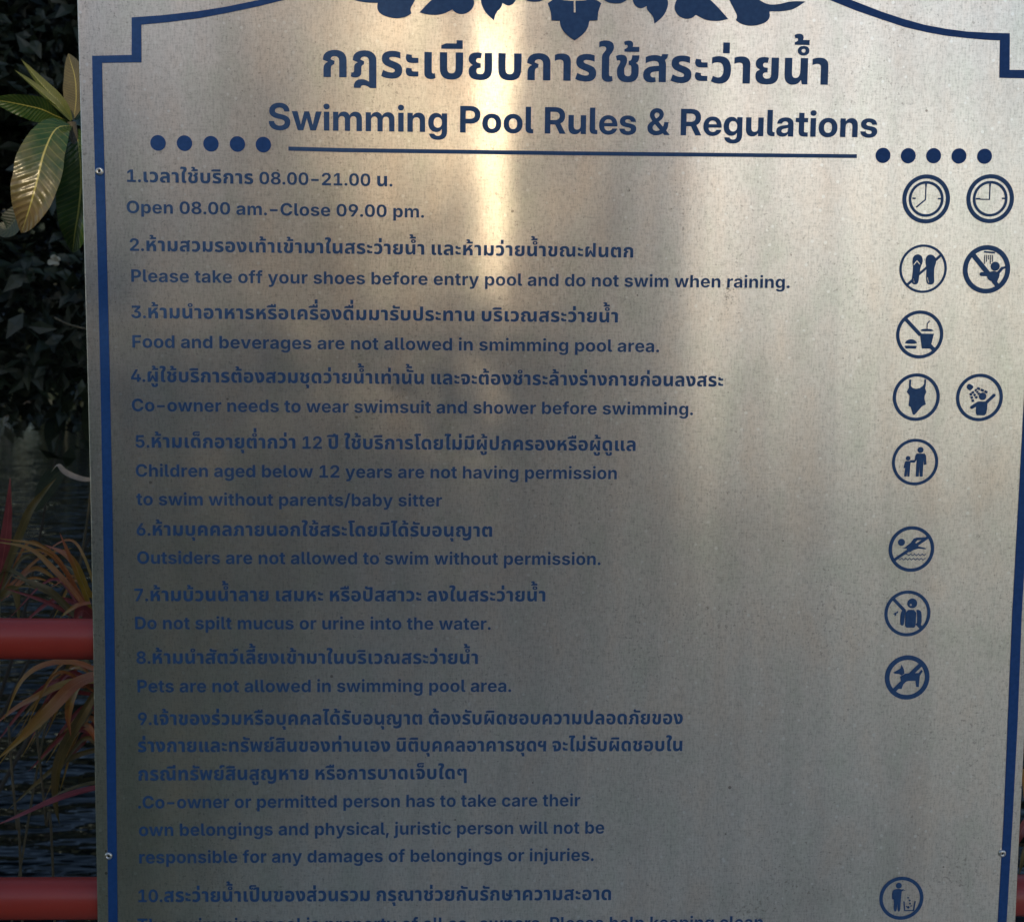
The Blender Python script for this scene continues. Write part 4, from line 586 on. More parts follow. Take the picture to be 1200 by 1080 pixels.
BORDER = [[(-0.32225,0.8952),(-0.32132,1.02436),(-0.32027,1.15832),(-0.31945,1.27814),(-0.31915,1.39552),(-0.31906,1.49626),(-0.31961,1.60922),(-0.32077,1.71991),(-0.32073,1.75698),(-0.28867,1.75829),(-0.28816,1.78819),(-0.26346,1.79039),(-0.23364,1.79432),(-0.21141,1.79824),(-0.1836,1.80438),(-0.15227,1.81385),(-0.11395,1.83025),(-0.07567,1.85271),(-0.03397,1.87791),(0.01121,1.89644),(0.06352,1.9044),(0.1162,1.89961),(0.1623,1.8845),(0.20897,1.8591),(0.24874,1.83746),(0.27774,1.82403),(0.30436,1.81462),(0.33076,1.80552),(0.34896,1.80016),(0.36716,1.79569),(0.38533,1.7928),(0.40349,1.79088),(0.42306,1.79023),(0.43994,1.79023),(0.44119,1.76037),(0.47537,1.76081),(0.47577,1.45889),(0.47475,1.29665),(0.47582,1.20497),(0.47567,1.11184),(0.47489,1.01724),(0.4745,0.88874),(0.46545,0.89773),(0.46675,1.01727),(0.46759,1.11185),(0.46688,1.20495),(0.46619,1.29661),(0.46717,1.4588),(0.46736,1.75366),(0.43279,1.75371),(0.43182,1.78423),(0.41825,1.78458),(0.40373,1.78554),(0.38703,1.78701),(0.37031,1.78952),(0.35068,1.79349),(0.331,1.79931),(0.30992,1.80578),(0.2874,1.81392),(0.27432,1.81949),(0.24608,1.83124),(0.20701,1.85293),(0.16104,1.87838),(0.11491,1.89351),(0.06361,1.89836),(0.01337,1.89045),(-0.03114,1.87192),(-0.07426,1.84734),(-0.11187,1.82488),(-0.1523,1.80775),(-0.18503,1.79913),(-0.20938,1.79354),(-0.23371,1.78863),(-0.258,1.78507),(-0.28038,1.78252),(-0.28066,1.75259),(-0.31268,1.75149),(-0.31279,1.72006),(-0.31176,1.60933),(-0.3112,1.49635),(-0.31101,1.39558),(-0.31129,1.27818),(-0.31225,1.15832),(-0.31321,1.02433),(-0.31426,0.90383)]]
BORDER_FOOT = [(-0.32225,0.8952),(0.4745,0.88874),(0.46545,0.89773),(-0.31426,0.90383)]
ORNAMENT = [[(-0.11769,1.81233),(-0.11248,1.80875),(-0.10959,1.80703),(-0.10727,1.80599),(-0.10495,1.80523),(-0.10263,1.80475),(-0.10017,1.80437),(-0.09758,1.80409),(-0.09413,1.80391),(-0.08767,1.80377),(-0.08814,1.80107),(-0.08811,1.79958),(-0.08775,1.7984),(-0.08711,1.79722),(-0.08618,1.79604),(-0.08479,1.79498),(-0.08295,1.79403),(-0.08066,1.79319),(-0.0779,1.79247),(-0.07526,1.79202),(-0.07272,1.79184),(-0.07029,1.79194),(-0.06796,1.79232),(-0.06593,1.79281),(-0.06419,1.7934),(-0.06247,1.7943),(-0.05991,1.79611),(-0.06058,1.79804),(-0.06074,1.79914),(-0.06062,1.80005),(-0.06028,1.80098),(-0.05974,1.80194),(-0.05915,1.80299),(-0.05852,1.80414),(-0.05785,1.80538),(-0.05713,1.80671),(-0.05623,1.80833),(-0.05514,1.81024),(-0.05349,1.81307),(-0.05018,1.81869),(-0.06035,1.82503),(-0.06794,1.82026),(-0.07194,1.81769),(-0.07489,1.81574),(-0.07763,1.81388),(-0.08016,1.8121),(-0.08269,1.81075),(-0.08522,1.80984),(-0.08776,1.80935),(-0.09029,1.8093),(-0.09293,1.80947),(-0.09567,1.80986),(-0.09852,1.81048),(-0.10147,1.81132),(-0.10442,1.81193),(-0.10737,1.81232),(-0.11106,1.81247)],
 [(0.26003,1.81247),(0.25634,1.81232),(0.25339,1.81193),(0.25044,1.81132),(0.24749,1.81048),(0.24464,1.80986),(0.2419,1.80947),(0.23926,1.8093),(0.23673,1.80935),(0.23419,1.80984),(0.23166,1.81075),(0.22913,1.8121),(0.2266,1.81388),(0.22386,1.81574),(0.22091,1.81769),(0.21691,1.82026),(0.20932,1.82503),(0.19915,1.81869),(0.20246,1.81307),(0.20411,1.81024),(0.2052,1.80833),(0.2061,1.80671),(0.20682,1.80538),(0.20749,1.80414),(0.20812,1.80299),(0.20871,1.80194),(0.20925,1.80098),(0.20959,1.80005),(0.20971,1.79914),(0.20955,1.79804),(0.20888,1.79611),(0.21144,1.7943),(0.21316,1.7934),(0.2149,1.79281),(0.21693,1.79232),(0.21926,1.79194),(0.22169,1.79184),(0.22423,1.79202),(0.22687,1.79247),(0.22963,1.79319),(0.23192,1.79403),(0.23376,1.79498),(0.23515,1.79604),(0.23608,1.79722),(0.23672,1.7984),(0.23708,1.79958),(0.23711,1.80107),(0.23664,1.80377),(0.2431,1.80391),(0.24655,1.80409),(0.24914,1.80437),(0.2516,1.80475),(0.25392,1.80523),(0.25624,1.80599),(0.25856,1.80703),(0.26145,1.80875),(0.26666,1.81233)],
 [(-0.05347,1.7969),(-0.0487,1.7958),(-0.04594,1.79534),(-0.04361,1.79516),(-0.04117,1.79514),(-0.03863,1.79527),(-0.03619,1.79564),(-0.03386,1.79625),(-0.03111,1.79736),(-0.02636,1.79977),(-0.02472,1.79823),(-0.02365,1.79748),(-0.02258,1.79701),(-0.02135,1.79664),(-0.01995,1.79638),(-0.01849,1.79635),(-0.01699,1.79654),(-0.01543,1.79697),(-0.01382,1.79762),(-0.0124,1.79847),(-0.01118,1.79953),(-0.01015,1.80079),(-0.00931,1.80225),(-0.00875,1.80367),(-0.00847,1.80506),(-0.00846,1.80641),(-0.00872,1.80772),(-0.00916,1.80922),(-0.00977,1.81089),(-0.01055,1.81275),(-0.0115,1.81478),(-0.01285,1.81661),(-0.0146,1.81821),(-0.01675,1.81961),(-0.0193,1.82078),(-0.02184,1.82124),(-0.02438,1.82098),(-0.02692,1.82),(-0.02945,1.81831),(-0.03187,1.81661),(-0.03419,1.81492),(-0.0364,1.81323),(-0.03851,1.81154),(-0.04046,1.80991),(-0.04225,1.80833),(-0.04388,1.8068),(-0.04536,1.80533),(-0.04683,1.80384),(-0.04831,1.80232),(-0.05015,1.8004)],
 [(0.19912,1.8004),(0.19728,1.80232),(0.1958,1.80384),(0.19433,1.80533),(0.19285,1.8068),(0.19122,1.80833),(0.18943,1.80991),(0.18748,1.81154),(0.18537,1.81323),(0.18316,1.81492),(0.18084,1.81661),(0.17842,1.81831),(0.17589,1.82),(0.17335,1.82098),(0.17081,1.82124),(0.16827,1.82078),(0.16572,1.81961),(0.16357,1.81821),(0.16182,1.81661),(0.16047,1.81478),(0.15952,1.81275),(0.15874,1.81089),(0.15813,1.80922),(0.15769,1.80772),(0.15743,1.80641),(0.15744,1.80506),(0.15772,1.80367),(0.15828,1.80225),(0.15912,1.80079),(0.16015,1.79953),(0.16137,1.79847),(0.16279,1.79762),(0.1644,1.79697),(0.16596,1.79654),(0.16746,1.79635),(0.16892,1.79638),(0.17032,1.79664),(0.17155,1.79701),(0.17262,1.79748),(0.17369,1.79823),(0.17533,1.79977),(0.18008,1.79736),(0.18283,1.79625),(0.18516,1.79564),(0.1876,1.79527),(0.19014,1.79514),(0.19258,1.79516),(0.19491,1.79534),(0.19767,1.7958),(0.20244,1.7969)],
 [(-0.00216,1.81231),(-0.00269,1.81065),(-0.00295,1.809),(-0.00295,1.80735),(-0.00268,1.80571),(-0.00223,1.80407),(-0.0016,1.80243),(-0.00078,1.8008),(0.00021,1.79917),(0.00135,1.79764),(0.00264,1.79623),(0.00447,1.79461),(0.00804,1.7919),(0.00858,1.79516),(0.00916,1.79693),(0.00995,1.79829),(0.01103,1.7996),(0.01237,1.80087),(0.0134,1.80201),(0.01412,1.80304),(0.01453,1.80414),(0.0147,1.8059),(0.0174,1.80457),(0.01887,1.80409),(0.02002,1.80404),(0.02114,1.80425),(0.02224,1.80472),(0.02322,1.80529),(0.02406,1.80595),(0.02477,1.80669),(0.02536,1.80753),(0.0259,1.80868),(0.02639,1.81013),(0.02684,1.81189),(0.02724,1.81396),(0.027,1.81622),(0.02612,1.81867),(0.02407,1.82202),(0.01922,1.82839),(0.01257,1.82547),(0.00914,1.82376),(0.00671,1.82226),(0.00455,1.82068),(0.00266,1.81899),(0.00104,1.81731),(-0.0003,1.81564),(-0.00137,1.81397)],
 [(0.15034,1.81397),(0.14927,1.81564),(0.14793,1.81731),(0.14631,1.81899),(0.14442,1.82068),(0.14226,1.82226),(0.13983,1.82376),(0.1364,1.82547),(0.12975,1.82839),(0.1249,1.82202),(0.12285,1.81867),(0.12197,1.81622),(0.12173,1.81396),(0.12213,1.81189),(0.12258,1.81013),(0.12307,1.80868),(0.12361,1.80753),(0.1242,1.80669),(0.12491,1.80595),(0.12575,1.80529),(0.12673,1.80472),(0.12783,1.80425),(0.12895,1.80404),(0.1301,1.80409),(0.13157,1.80457),(0.13427,1.8059),(0.13444,1.80414),(0.13485,1.80304),(0.13557,1.80201),(0.1366,1.80087),(0.13794,1.7996),(0.13902,1.79829),(0.13981,1.79693),(0.14039,1.79516),(0.14093,1.7919),(0.1445,1.79461),(0.14633,1.79623),(0.14762,1.79764),(0.14876,1.79917),(0.14975,1.8008),(0.15057,1.80243),(0.1512,1.80407),(0.15165,1.80571),(0.15192,1.80735),(0.15192,1.809),(0.15166,1.81065),(0.15113,1.81231)],
 [(0.03132,1.81054),(0.03326,1.8091),(0.03449,1.80841),(0.03566,1.808),(0.037,1.80771),(0.03849,1.80754),(0.04003,1.80747),(0.04163,1.8075),(0.04328,1.80764),(0.04498,1.80788),(0.0465,1.80823),(0.04783,1.80869),(0.04923,1.80943),(0.05141,1.81096),(0.04771,1.81552),(0.04553,1.81754),(0.04365,1.81853),(0.04164,1.819),(0.03952,1.81895),(0.03761,1.8184),(0.03592,1.81733),(0.03414,1.81524)],
 [(0.11483,1.81524),(0.11305,1.81733),(0.11136,1.8184),(0.10945,1.81895),(0.10733,1.819),(0.10532,1.81853),(0.10344,1.81754),(0.10126,1.81552),(0.09756,1.81096),(0.09974,1.80943),(0.10114,1.80869),(0.10247,1.80823),(0.10399,1.80788),(0.10569,1.80764),(0.10734,1.8075),(0.10894,1.80747),(0.11048,1.80754),(0.11197,1.80771),(0.11331,1.808),(0.11448,1.80841),(0.11571,1.8091),(0.11765,1.81054)],
 [(-0.04008,1.82711),(-0.03057,1.82824),(-0.02507,1.82917),(-0.02043,1.8303),(-0.01557,1.83174),(-0.0105,1.83349),(-0.00522,1.83514),(0.00027,1.8367),(0.00597,1.83815),(0.01189,1.83951),(0.01739,1.84107),(0.02245,1.84282),(0.0271,1.84476),(0.03131,1.8469),(0.03489,1.84934),(0.03782,1.85206),(0.04053,1.85591),(0.04425,1.86335),(0.03284,1.86034),(0.02651,1.85856),(0.02145,1.85701),(0.01639,1.85537),(0.01132,1.85362),(0.00626,1.85177),(0.00121,1.84982),(-0.00385,1.84776),(-0.00891,1.8456),(-0.01376,1.84345),(-0.01839,1.8413),(-0.02282,1.83916),(-0.02703,1.83702),(-0.03061,1.835),(-0.03356,1.83309),(-0.03629,1.83088)],
 [(0.18526,1.83088),(0.18253,1.83309),(0.17958,1.835),(0.176,1.83702),(0.17179,1.83916),(0.16736,1.8413),(0.16273,1.84345),(0.15788,1.8456),(0.15282,1.84776),(0.14776,1.84982),(0.14271,1.85177),(0.13765,1.85362),(0.13258,1.85537),(0.12752,1.85701),(0.12246,1.85856),(0.11613,1.86034),(0.10472,1.86335),(0.10844,1.85591),(0.11115,1.85206),(0.11408,1.84934),(0.11766,1.8469),(0.12187,1.84476),(0.12652,1.84282),(0.13158,1.84107),(0.13708,1.83951),(0.143,1.83815),(0.1487,1.8367),(0.15419,1.83514),(0.15947,1.83349),(0.16454,1.83174),(0.1694,1.8303),(0.17404,1.82917),(0.17954,1.82824),(0.18905,1.82711)]]
FINIAL = [[(0.05216,1.80636),(0.05375,1.80249),(0.05448,1.80035),(0.05489,1.79867),(0.05517,1.79658),(0.05542,1.79287),(0.06225,1.79267),(0.06288,1.78961),(0.06339,1.78792),(0.06401,1.78659),(0.0648,1.78527),(0.06576,1.78396),(0.06695,1.78267),(0.06838,1.78139),(0.07053,1.77981),(0.07481,1.777),(0.079,1.77998),(0.08109,1.78164),(0.08248,1.78298),(0.08363,1.78432),(0.08455,1.78567),(0.0853,1.78702),(0.08588,1.78838),(0.08634,1.79009),(0.08686,1.79318),(0.0937,1.79365),(0.09383,1.79738),(0.09405,1.79948),(0.0944,1.80118),(0.09507,1.80335),(0.09654,1.80728),(0.08824,1.81256),(0.09827,1.82515),(0.09425,1.83526),(0.09202,1.84076),(0.09024,1.84503),(0.08846,1.8492),(0.08669,1.85326),(0.08469,1.85731),(0.08245,1.86135),(0.07931,1.8664),(0.07324,1.87545),(0.06747,1.86613),(0.06449,1.86095),(0.06239,1.85681),(0.06052,1.85267),(0.05888,1.84854),(0.05724,1.8443),(0.0556,1.83996),(0.05356,1.83437),(0.04987,1.82412),(0.06026,1.81198)], [(0.05943,1.81047),(0.06542,1.80895),(0.07362,1.80862),(0.07377,1.79937),(0.0753,1.7994),(0.07516,1.80866),(0.08317,1.80932),(0.08912,1.8111),(0.08315,1.81048),(0.07429,1.80979),(0.06541,1.8101)]]
DOTS = [(-0.26825,1.68804),(-0.2466,1.68821),(-0.22492,1.6881),(-0.2032,1.68827),(-0.18188,1.68815),(0.33659,1.68823),(0.35811,1.68831),(0.37972,1.68868),(0.40137,1.68884),(0.42326,1.689)]
DOT_R = 0.00634
RULE = [(-0.1613,1.68692),(-0.11765,1.68649),(0.07464,1.68707),(0.31428,1.68877),(0.3144,1.68567),(0.07469,1.68385),(-0.11766,1.68322),(-0.16132,1.68366)]
PICTOGRAMS = [('clock_eight',(0.37491, 1.65277),0.02040), ('clock_nine',(0.42976, 1.65385),0.02040), ('flip_flops',(0.37475, 1.59444),0.02040), ('rain',(0.4294, 1.5947),0.02040), ('food',(0.37415, 1.5389),0.02040), ('swimsuit',(0.37343, 1.48553),0.02040), ('shower',(0.42837, 1.48582),0.02040), ('parent',(0.37473, 1.42969),0.02018), ('swimmer',(0.37466, 1.35408),0.02003), ('spit',(0.37347, 1.29739),0.02032), ('dog',(0.37559, 1.24053),0.01981), ('litter',(0.3786, 1.03993),0.01989)]
SCREWS = [(-0.3163,1.66421),(-0.3199,1.08061),(0.46753,1.08127),(0.47502,1.6688)]

# ------------------------------------------------------------------ the sign
LETTERS = {}
def letter(style, ch):
    """Triangles of one letter (1/1000 em): the outlines may overlap, so keep what winds round to non-zero."""
    key = (style, ch)
    if key in LETTERS:
        return LETTERS[key]
    contours = [[(c[i], c[i + 1]) for i in range(0, len(c), 2)] for g in GLYPHS[style][ord(ch)] for c in g]
    if ch == '-':
        mx = sum(p[0] for p in contours[0]) / len(contours[0])
        contours = [[(mx + (x - mx) * 1.3, y) for x, y in c] for c in contours]
    pts, edges = [], []
    for c in contours:
        o = len(pts)
        pts += [Vector(p) for p in c]
        edges += [(o + i, o + (i + 1) % len(c)) for i in range(len(c))]
    v, e, f, _, _, _ = delaunay_2d_cdt(pts, edges, [], 0, 1e-4)
    keep = []
    for t in f:
        cx = sum(v[i].x for i in t) / 3
        cy = sum(v[i].y for i in t) / 3
        wind = 0
        for c in contours:
            for i in range(len(c)):
                (x0, y0), (x1, y1) = c[i - 1], c[i]
                if (y0 <= cy) != (y1 <= cy):
                    xx = x0 + (cy - y0) * (x1 - x0) / (y1 - y0)
                    if xx > cx: wind += 1 if y1 > y0 else -1
        if wind:
            keep.append(tuple(t))
    LETTERS[key] = ([(p.x, p.y) for p in v], keep)
    return LETTERS[key]

sign = thing('notice_board', 'brushed metal pool rules sign with blue Thai and English lettering and round pictograms', 'sign', (0.07, 0, 1.0))
TH = 0.0025                                # sheet thickness

def add_poly(vs, fs, contours, y):
    """Flat filled polygon (outer contour plus holes) in the plane y."""
    flat = [p for c in contours for p in c]
    tris = tessellate_polygon([[Vector((p[0], p[1], 0)) for p in c] for c in contours])
    o = len(vs)
    vs += [(p[0], y, p[1]) for p in flat]
    for t in tris:
        a, b, c = (flat[i] for i in t)
        cr = (b[0] - a[0]) * (c[1] - a[1]) - (b[1] - a[1]) * (c[0] - a[0])
        t = t if cr > 0 else (t[0], t[2], t[1])
        fs.append(tuple(o + i for i in t))       # faces towards -y, the reader

def sign_part(name, vs, fs, mat, label=None, uvs=None):
    o = link(name, [local(sign, v) for v in vs], fs, mat, sign, uvs)
    if label: o['label'] = label
    return o

def build_panel():
    bm = bmesh.new()
    front = [bm.verts.new((x - sign.location.x, 0, z - sign.location.z)) for x, z in SHEET]
    face = bm.faces.new(front)
    ext = bmesh.ops.extrude_face_region(bm, geom=[face])
    for v in [g for g in ext['geom'] if isinstance(g, bmesh.types.BMVert)]:
        v.co.y += TH
    bm.normal_update()
    bmesh.ops.recalc_face_normals(bm, faces=bm.faces)
    rim = [e for e in bm.edges if all(abs(v.co.y) < 1e-6 for v in e.verts)]
    bmesh.ops.bevel(bm, geom=rim, offset=0.0006, segments=2, affect='EDGES', profile=0.5)
    uvl = bm.loops.layers.uv.new('UVMap')
    a = math.radians(PANEL_TILT)
    for f in bm.faces:
        for l in f.loops:
            x, z = l.vert.co.x, l.vert.co.z
            # u runs up the sheet, so the sheen stretches upright
            l[uvl].uv = (z * math.cos(a) + x * math.sin(a) + 2, x * math.cos(a) - z * math.sin(a) + 2 + l.vert.co.y)
    me = bpy.data.meshes.new('panel')
    bm.to_mesh(me)
    bm.free()
    me.materials.append(M_METAL)
    o = bpy.data.objects.new('panel', me)
    COL.objects.link(o)
    o.parent = sign
PANEL_TILT = 0.0
build_panel()

INK = -0.0003
def build_line(spec):
    st, a, b, p0, p1, sag, em, chars, pos = spec
    vs, fs = [], []
    k = 0
    dx, dz = p1[0] - p0[0], p1[1] - p0[1]
    for ch, q in zip(chars.replace(' ', ''), pos):
        x, y = q if isinstance(q, tuple) else (q, 0)
        ts = 1.12 if (st == 'B' and '\u0e00' <= ch <= '\u0e7f') else 1.0
        pts, tris = letter(st, ch)
        o = len(vs)
        for gx, gy in pts:
            t = (x + gx * ts - a) / (b - a)
            h = (y + gy * ts) * em / 1000
            vs.append((p0[0] + dx * t, INK - 0.000012 * (k % 3), p0[1] + dz * t + sag * 4 * t * (1 - t) + h))
        fs += [tuple(o + i for i in q) for q in tris]
        k += 1
    name = 'heading_line' if st in 'HG' else 'text_line'
    return sign_part(name, vs, fs, M_INK)
for spec in LINES:
    build_line(spec)

vs, fs = [], []
for c in BORDER:
    add_poly(vs, fs, [c], INK)
add_poly(vs, fs, [BORDER_FOOT], INK - 0.00002)
sign_part('border', vs, fs, M_BORDER)
vs, fs = [], []
for i, c in enumerate(ORNAMENT):
    add_poly(vs, fs, [c], INK - 0.00002 * (i + 1))
add_poly(vs, fs, FINIAL, INK - 0.0003)
sign_part('ornament', vs, fs, M_INK)

def circle(cx, cy, r, n=48):
    return [(cx + r * math.cos(i * 2 * math.pi / n), cy + r * math.sin(i * 2 * math.pi / n)) for i in range(n)]
for d in DOTS:
    vs, fs = [], []
    add_poly(vs, fs, [circle(d[0], d[1], DOT_R)], INK)
    sign_part('dot', vs, fs, M_BORDER)
vs, fs = [], []
add_poly(vs, fs, [RULE], INK)
sign_part('rule_line', vs, fs, M_INK)

def bar(x0, y0, x1, y1, w):
    l = math.hypot(x1 - x0, y1 - y0)
    nx, ny = -(y1 - y0) / l * w / 2, (x1 - x0) / l * w / 2
    return [(x0 + nx, y0 + ny), (x0 - nx, y0 - ny), (x1 - nx, y1 - ny), (x1 + nx, y1 + ny)]
def capsule(x0, y0, x1, y1, w, n=8):
    a = math.atan2(y1 - y0, x1 - x0)
    r = w / 2
    p = [(x0 + r * math.cos(a + math.pi / 2 + math.pi * i / n), y0 + r * math.sin(a + math.pi / 2 + math.pi * i / n)) for i in range(n + 1)]
    p += [(x1 + r * math.cos(a - math.pi / 2 + math.pi * i / n), y1 + r * math.sin(a - math.pi / 2 + math.pi * i / n)) for i in range(n + 1)]
    return p
def ring(r1, r0): return [circle(0, 0, r1, 72), circle(0, 0, r0, 72)[::-1]]
def wave(x0, x1, y, amp, per, w):
    n = int((x1 - x0) / per * 8)
    top = [(x0 + (x1 - x0) * i / n, y + w / 2 + amp * math.sin(2 * math.pi * (x1 - x0) * i / n / per)) for i in range(n + 1)]
    return top + [(x, yy - w) for x, yy in top[::-1]]
def smooth(p, it=2):
    for _ in range(it):
        q = []
        for i in range(len(p)):
            a, b = p[i], p[(i + 1) % len(p)]
            q += [(a[0] * .75 + b[0] * .25, a[1] * .75 + b[1] * .25), (a[0] * .25 + b[0] * .75, a[1] * .25 + b[1] * .75)]
        p = q
    return p

def pictogram(kind):
    if kind in ('clock_eight', 'clock_nine'):
        s = [ring(1, .83), ring(.73, .62), [bar(-.03, -.03, -.03, .6, .045)], [bar(-.03, .5, -.03, .66, .07)],
             [bar(.49, .02, .63, .02, .06)]]
        if kind == 'clock_eight':
            s += [[bar(-.02, -.02, -.40, -.34, .06)], [bar(-.58, .02, -.44, .02, .06)]]
        else:
            s += [[bar(-.01, -.03, -.42, -.03, .045)], [bar(-.6, -.01, -.42, -.01, .07)]]
        return s, 'round clock pictogram with hands at ' + ('eight' if kind == 'clock_eight' else 'nine')
    if kind == 'flip_flops':
        left = smooth([(-.47, .3), (-.44, .5), (-.3, .6), (-.13, .57), (-.03, .42), (-.03, .25), (-.12, .05), (-.15, -.25), (-.17, -.55), (-.24, -.65), (-.4, -.65), (-.48, -.55), (-.44, -.25), (-.42, .05)])
        right = smooth([(.08, .3), (.11, .5), (.24, .6), (.4, .57), (.52, .44), (.54, .25), (.47, .05), (.47, -.25), (.5, -.55), (.42, -.65), (.25, -.65), (.15, -.55), (.14, -.25), (.14, .05)])
        vl = [(-.42, .16), (-.27, .36), (-.12, .18), (-.16, .17), (-.27, .29), (-.38, .15)]
        hl = [(-.40, -.42), (-.38, -.42), (-.34, -.58), (-.37, -.58)]
        hr = [(.18, -.35), (.21, -.35), (.27, -.57), (.24, -.57)]
        return [ring(1, .9), [left, vl[::-1], hl], [right, hr], [bar(-.68, -.7, -.40, -.45, .11)], [bar(-.18, -.24, .16, .06, .10)], [bar(.46, .32, .76, .60, .11)]], 'round pictogram of two flip-flops struck through'
    if kind == 'rain':
        body = smooth([(.06, -.14), (.24, -.06), (.42, -.08), (.56, -.12), (.56, -.3), (.46, -.5), (.52, -.72), (.40, -.76), (.32, -.5), (.12, -.46), (.02, -.30)])
        drops = [[bar(x, .6, x * 1.05 + .005, .22 + .09 * (i % 3), .028)] for i, x in enumerate((-.1, -.02, .06, .14, .22))]
        return [ring(1, .8), [bar(-.62, .62, .12, -.22, .2)], [bar(.3, -.45, .6, -.78, .18)], [bar(-.14, .72, .32, .69, .07)], [circle(.36, .13, .19)], [body],
                [capsule(-.2, -.2, .2, -.2, .17)], [capsule(.5, -.14, .66, .06, .12)], [capsule(.66, .06, .80, .10, .10)]] + drops, 'round pictogram of a swimmer under rain struck through'
    if kind == 'food':
        lid = smooth([(.01, .14), (.06, .21), (.16, .24), (.46, .24), (.55, .20), (.59, .14)], 1)
        cup = [(0, .04), (.60, .04), (.47, -.58), (.12, -.58)]
        bun = smooth([(-.63, -.39), (-.57, -.28), (-.44, -.20), (-.28, -.20), (-.14, -.28), (-.09, -.39)], 1)
        return [ring(1, .86), [bar(-.63, .64, .03, -.02, .15)], [bar(.44, -.44, .64, -.64, .17)], [lid], [cup], [bar(.3, .22, .3, .47, .04)], [bar(.295, .455, .41, .58, .04)],
                [bun], [capsule(-.58, -.50, -.14, -.50, .07)], [capsule(-.56, -.56, -.16, -.56, .06)]], 'round pictogram of a burger and a drink struck through'
    if kind == 'swimsuit':
        suit = [(-.33, .73), (-.24, .74), (-.25, .46), (-.16, .38), (-.04, .35), (.12, .38), (.24, .46), (.31, .56), (.31, .75), (.39, .75), (.38, .48), (.36, .38), (.42, .22), (.35, .06), (.35, -.06), (.42, -.3), (.26, -.38), (-.02, -.72), (-.07, -.75), (-.12, -.72), (-.22, -.42), (-.32, -.36), (-.29, -.06), (-.29, .06), (-.42, .22), (-.33, .4)]
        return [ring(1, .86), [suit]], 'round pictogram of a one-piece swimsuit'
    if kind == 'shower':
        head = smooth([(-.58, .44), (-.5, .59), (-.34, .52), (-.26, .44), (-.4, .28), (-.5, .32)], 1)
        rays = []
        for x0, y0, x1, y1 in ((-.40, .18, -.25, -.22), (-.32, .25, -.09, -.06), (-.2, .33, .0, .12), (-.12, .40, .36, .20)):
            n = 3
            for i in range(n):
                t0, t1 = i / n, (i + .78) / n
                rays.append([bar(x0 + (x1 - x0) * t0, y0 + (y1 - y0) * t0, x0 + (x1 - x0) * t1, y0 + (y1 - y0) * t1, .1)])
        body = smooth([(-.1, -.16), (.34, -.16), (.36, -.4), (.31, -.75), (.06, -.75), (-.12, -.75), (-.13, -.4)], 1)
        return [ring(1, .86), [head], [circle(.13, .05, .16)], [body], [capsule(.27, -.24, .62, .1, .13)], [capsule(-.31, -.42, -.04, -.24, .14)]] + rays, 'round pictogram of a person under a shower'
    if kind == 'parent':
        adult = [(.0, .28), (.05, .37), (.4, .37), (.46, .28), (.5, -.1), (.39, -.12), (.36, .1), (.35, -.62), (.22, -.62), (.2, -.2), (.18, -.62), (.05, -.62), (.06, .1), (-.02, -.02), (-.22, -.02), (-.22, .08), (-.03, .09)]
        child = [(-.44, .0), (-.4, .05), (-.22, .05), (-.2, .0), (-.22, -.62), (-.31, -.62), (-.32, -.35), (-.34, -.62), (-.45, -.62), (-.42, -.25), (-.48, -.28), (-.49, -.22)]
        return [ring(1, .87), [circle(.21, .52, .13)], [adult], [circle(-.31, .16, .1)], [child]], 'round pictogram of an adult holding a child by the hand'
    if kind == 'swimmer':
        body = [(-.42, .02), (-.3, .06), (-.04, .28), (.08, .46), (.2, .5), (.62, .52), (.66, .46), (.58, .42), (.24, .38), (.16, .28), (.3, .12), (.64, .04), (.62, -.01), (.3, .02), (.1, -.04), (-.06, -.14), (-.16, -.12), (-.22, .02)]
        return [ring(1, .85), [circle(-.45, .29, .155)], [body], [bar(-.73, -.48, .76, .56, .13)], [wave(-.24, .64, -.25, .035, .17, .04)], [wave(-.62, .64, -.44, .035, .17, .04)]], 'round pictogram of a swimmer struck through'
    if kind == 'spit':
        torso = smooth([(-.08, .16), (.38, .16), (.38, -.3), (.37, -.62), (.15, -.62), (-.08, -.62), (-.09, -.3)], 1)
        la = smooth([(-.30, .02), (-.2, .17), (-.06, .17), (-.1, 0), (-.13, -.5), (-.22, -.54), (-.30, -.48)], 1)
        ra = smooth([(.36, .17), (.52, .16), (.62, .04), (.63, -.5), (.5, -.56), (.43, -.5), (.42, 0)], 1)
        return [ring(1, .86), [bar(-.67, .66, -.14, .13, .14)], [bar(.42, -.42, .66, -.66, .16)], [circle(.19, .44, .215), circle(.13, .37, .045, 12)[::-1]], [torso], [la], [ra],
                [[(-.64, -.02), (-.5, .05), (-.42, .11), (-.40, .03), (-.47, .0), (-.5, -.09), (-.56, -.12), (-.55, -.05)]]], 'round pictogram of a person spitting struck through'
    if kind == 'dog':
        head = [(-.64, .22), (-.5, .3), (-.36, .38), (-.31, .42), (-.28, .59), (-.16, .36), (-.13, .18), (-.26, .09), (-.36, .15), (-.56, .17)]
        body = [(-.32, .04), (-.1, .17), (.1, .2), (.5, .2), (.62, .35), (.69, .28), (.56, .07), (.54, -.43), (.42, -.43), (.37, -.15), (.05, -.16), (-.13, -.22), (-.23, -.52), (-.36, -.52), (-.27, -.21)]
        return [ring(1, .79), [head], [body], [bar(-.62, -.64, .68, .68, .19)]], 'round pictogram of a dog struck through'
    body = smooth([(-.43, .30), (-.34, .43), (-.02, .43), (.05, .36), (.22, .2), (.42, .18), (.43, .27), (.24, .30), (.02, .46), (0, .3), (-.02, -.1), (-.03, -.61), (-.15, -.61), (-.17, -.18), (-.19, -.61), (-.33, -.61), (-.33, -.05), (-.43, -.05)], 1)
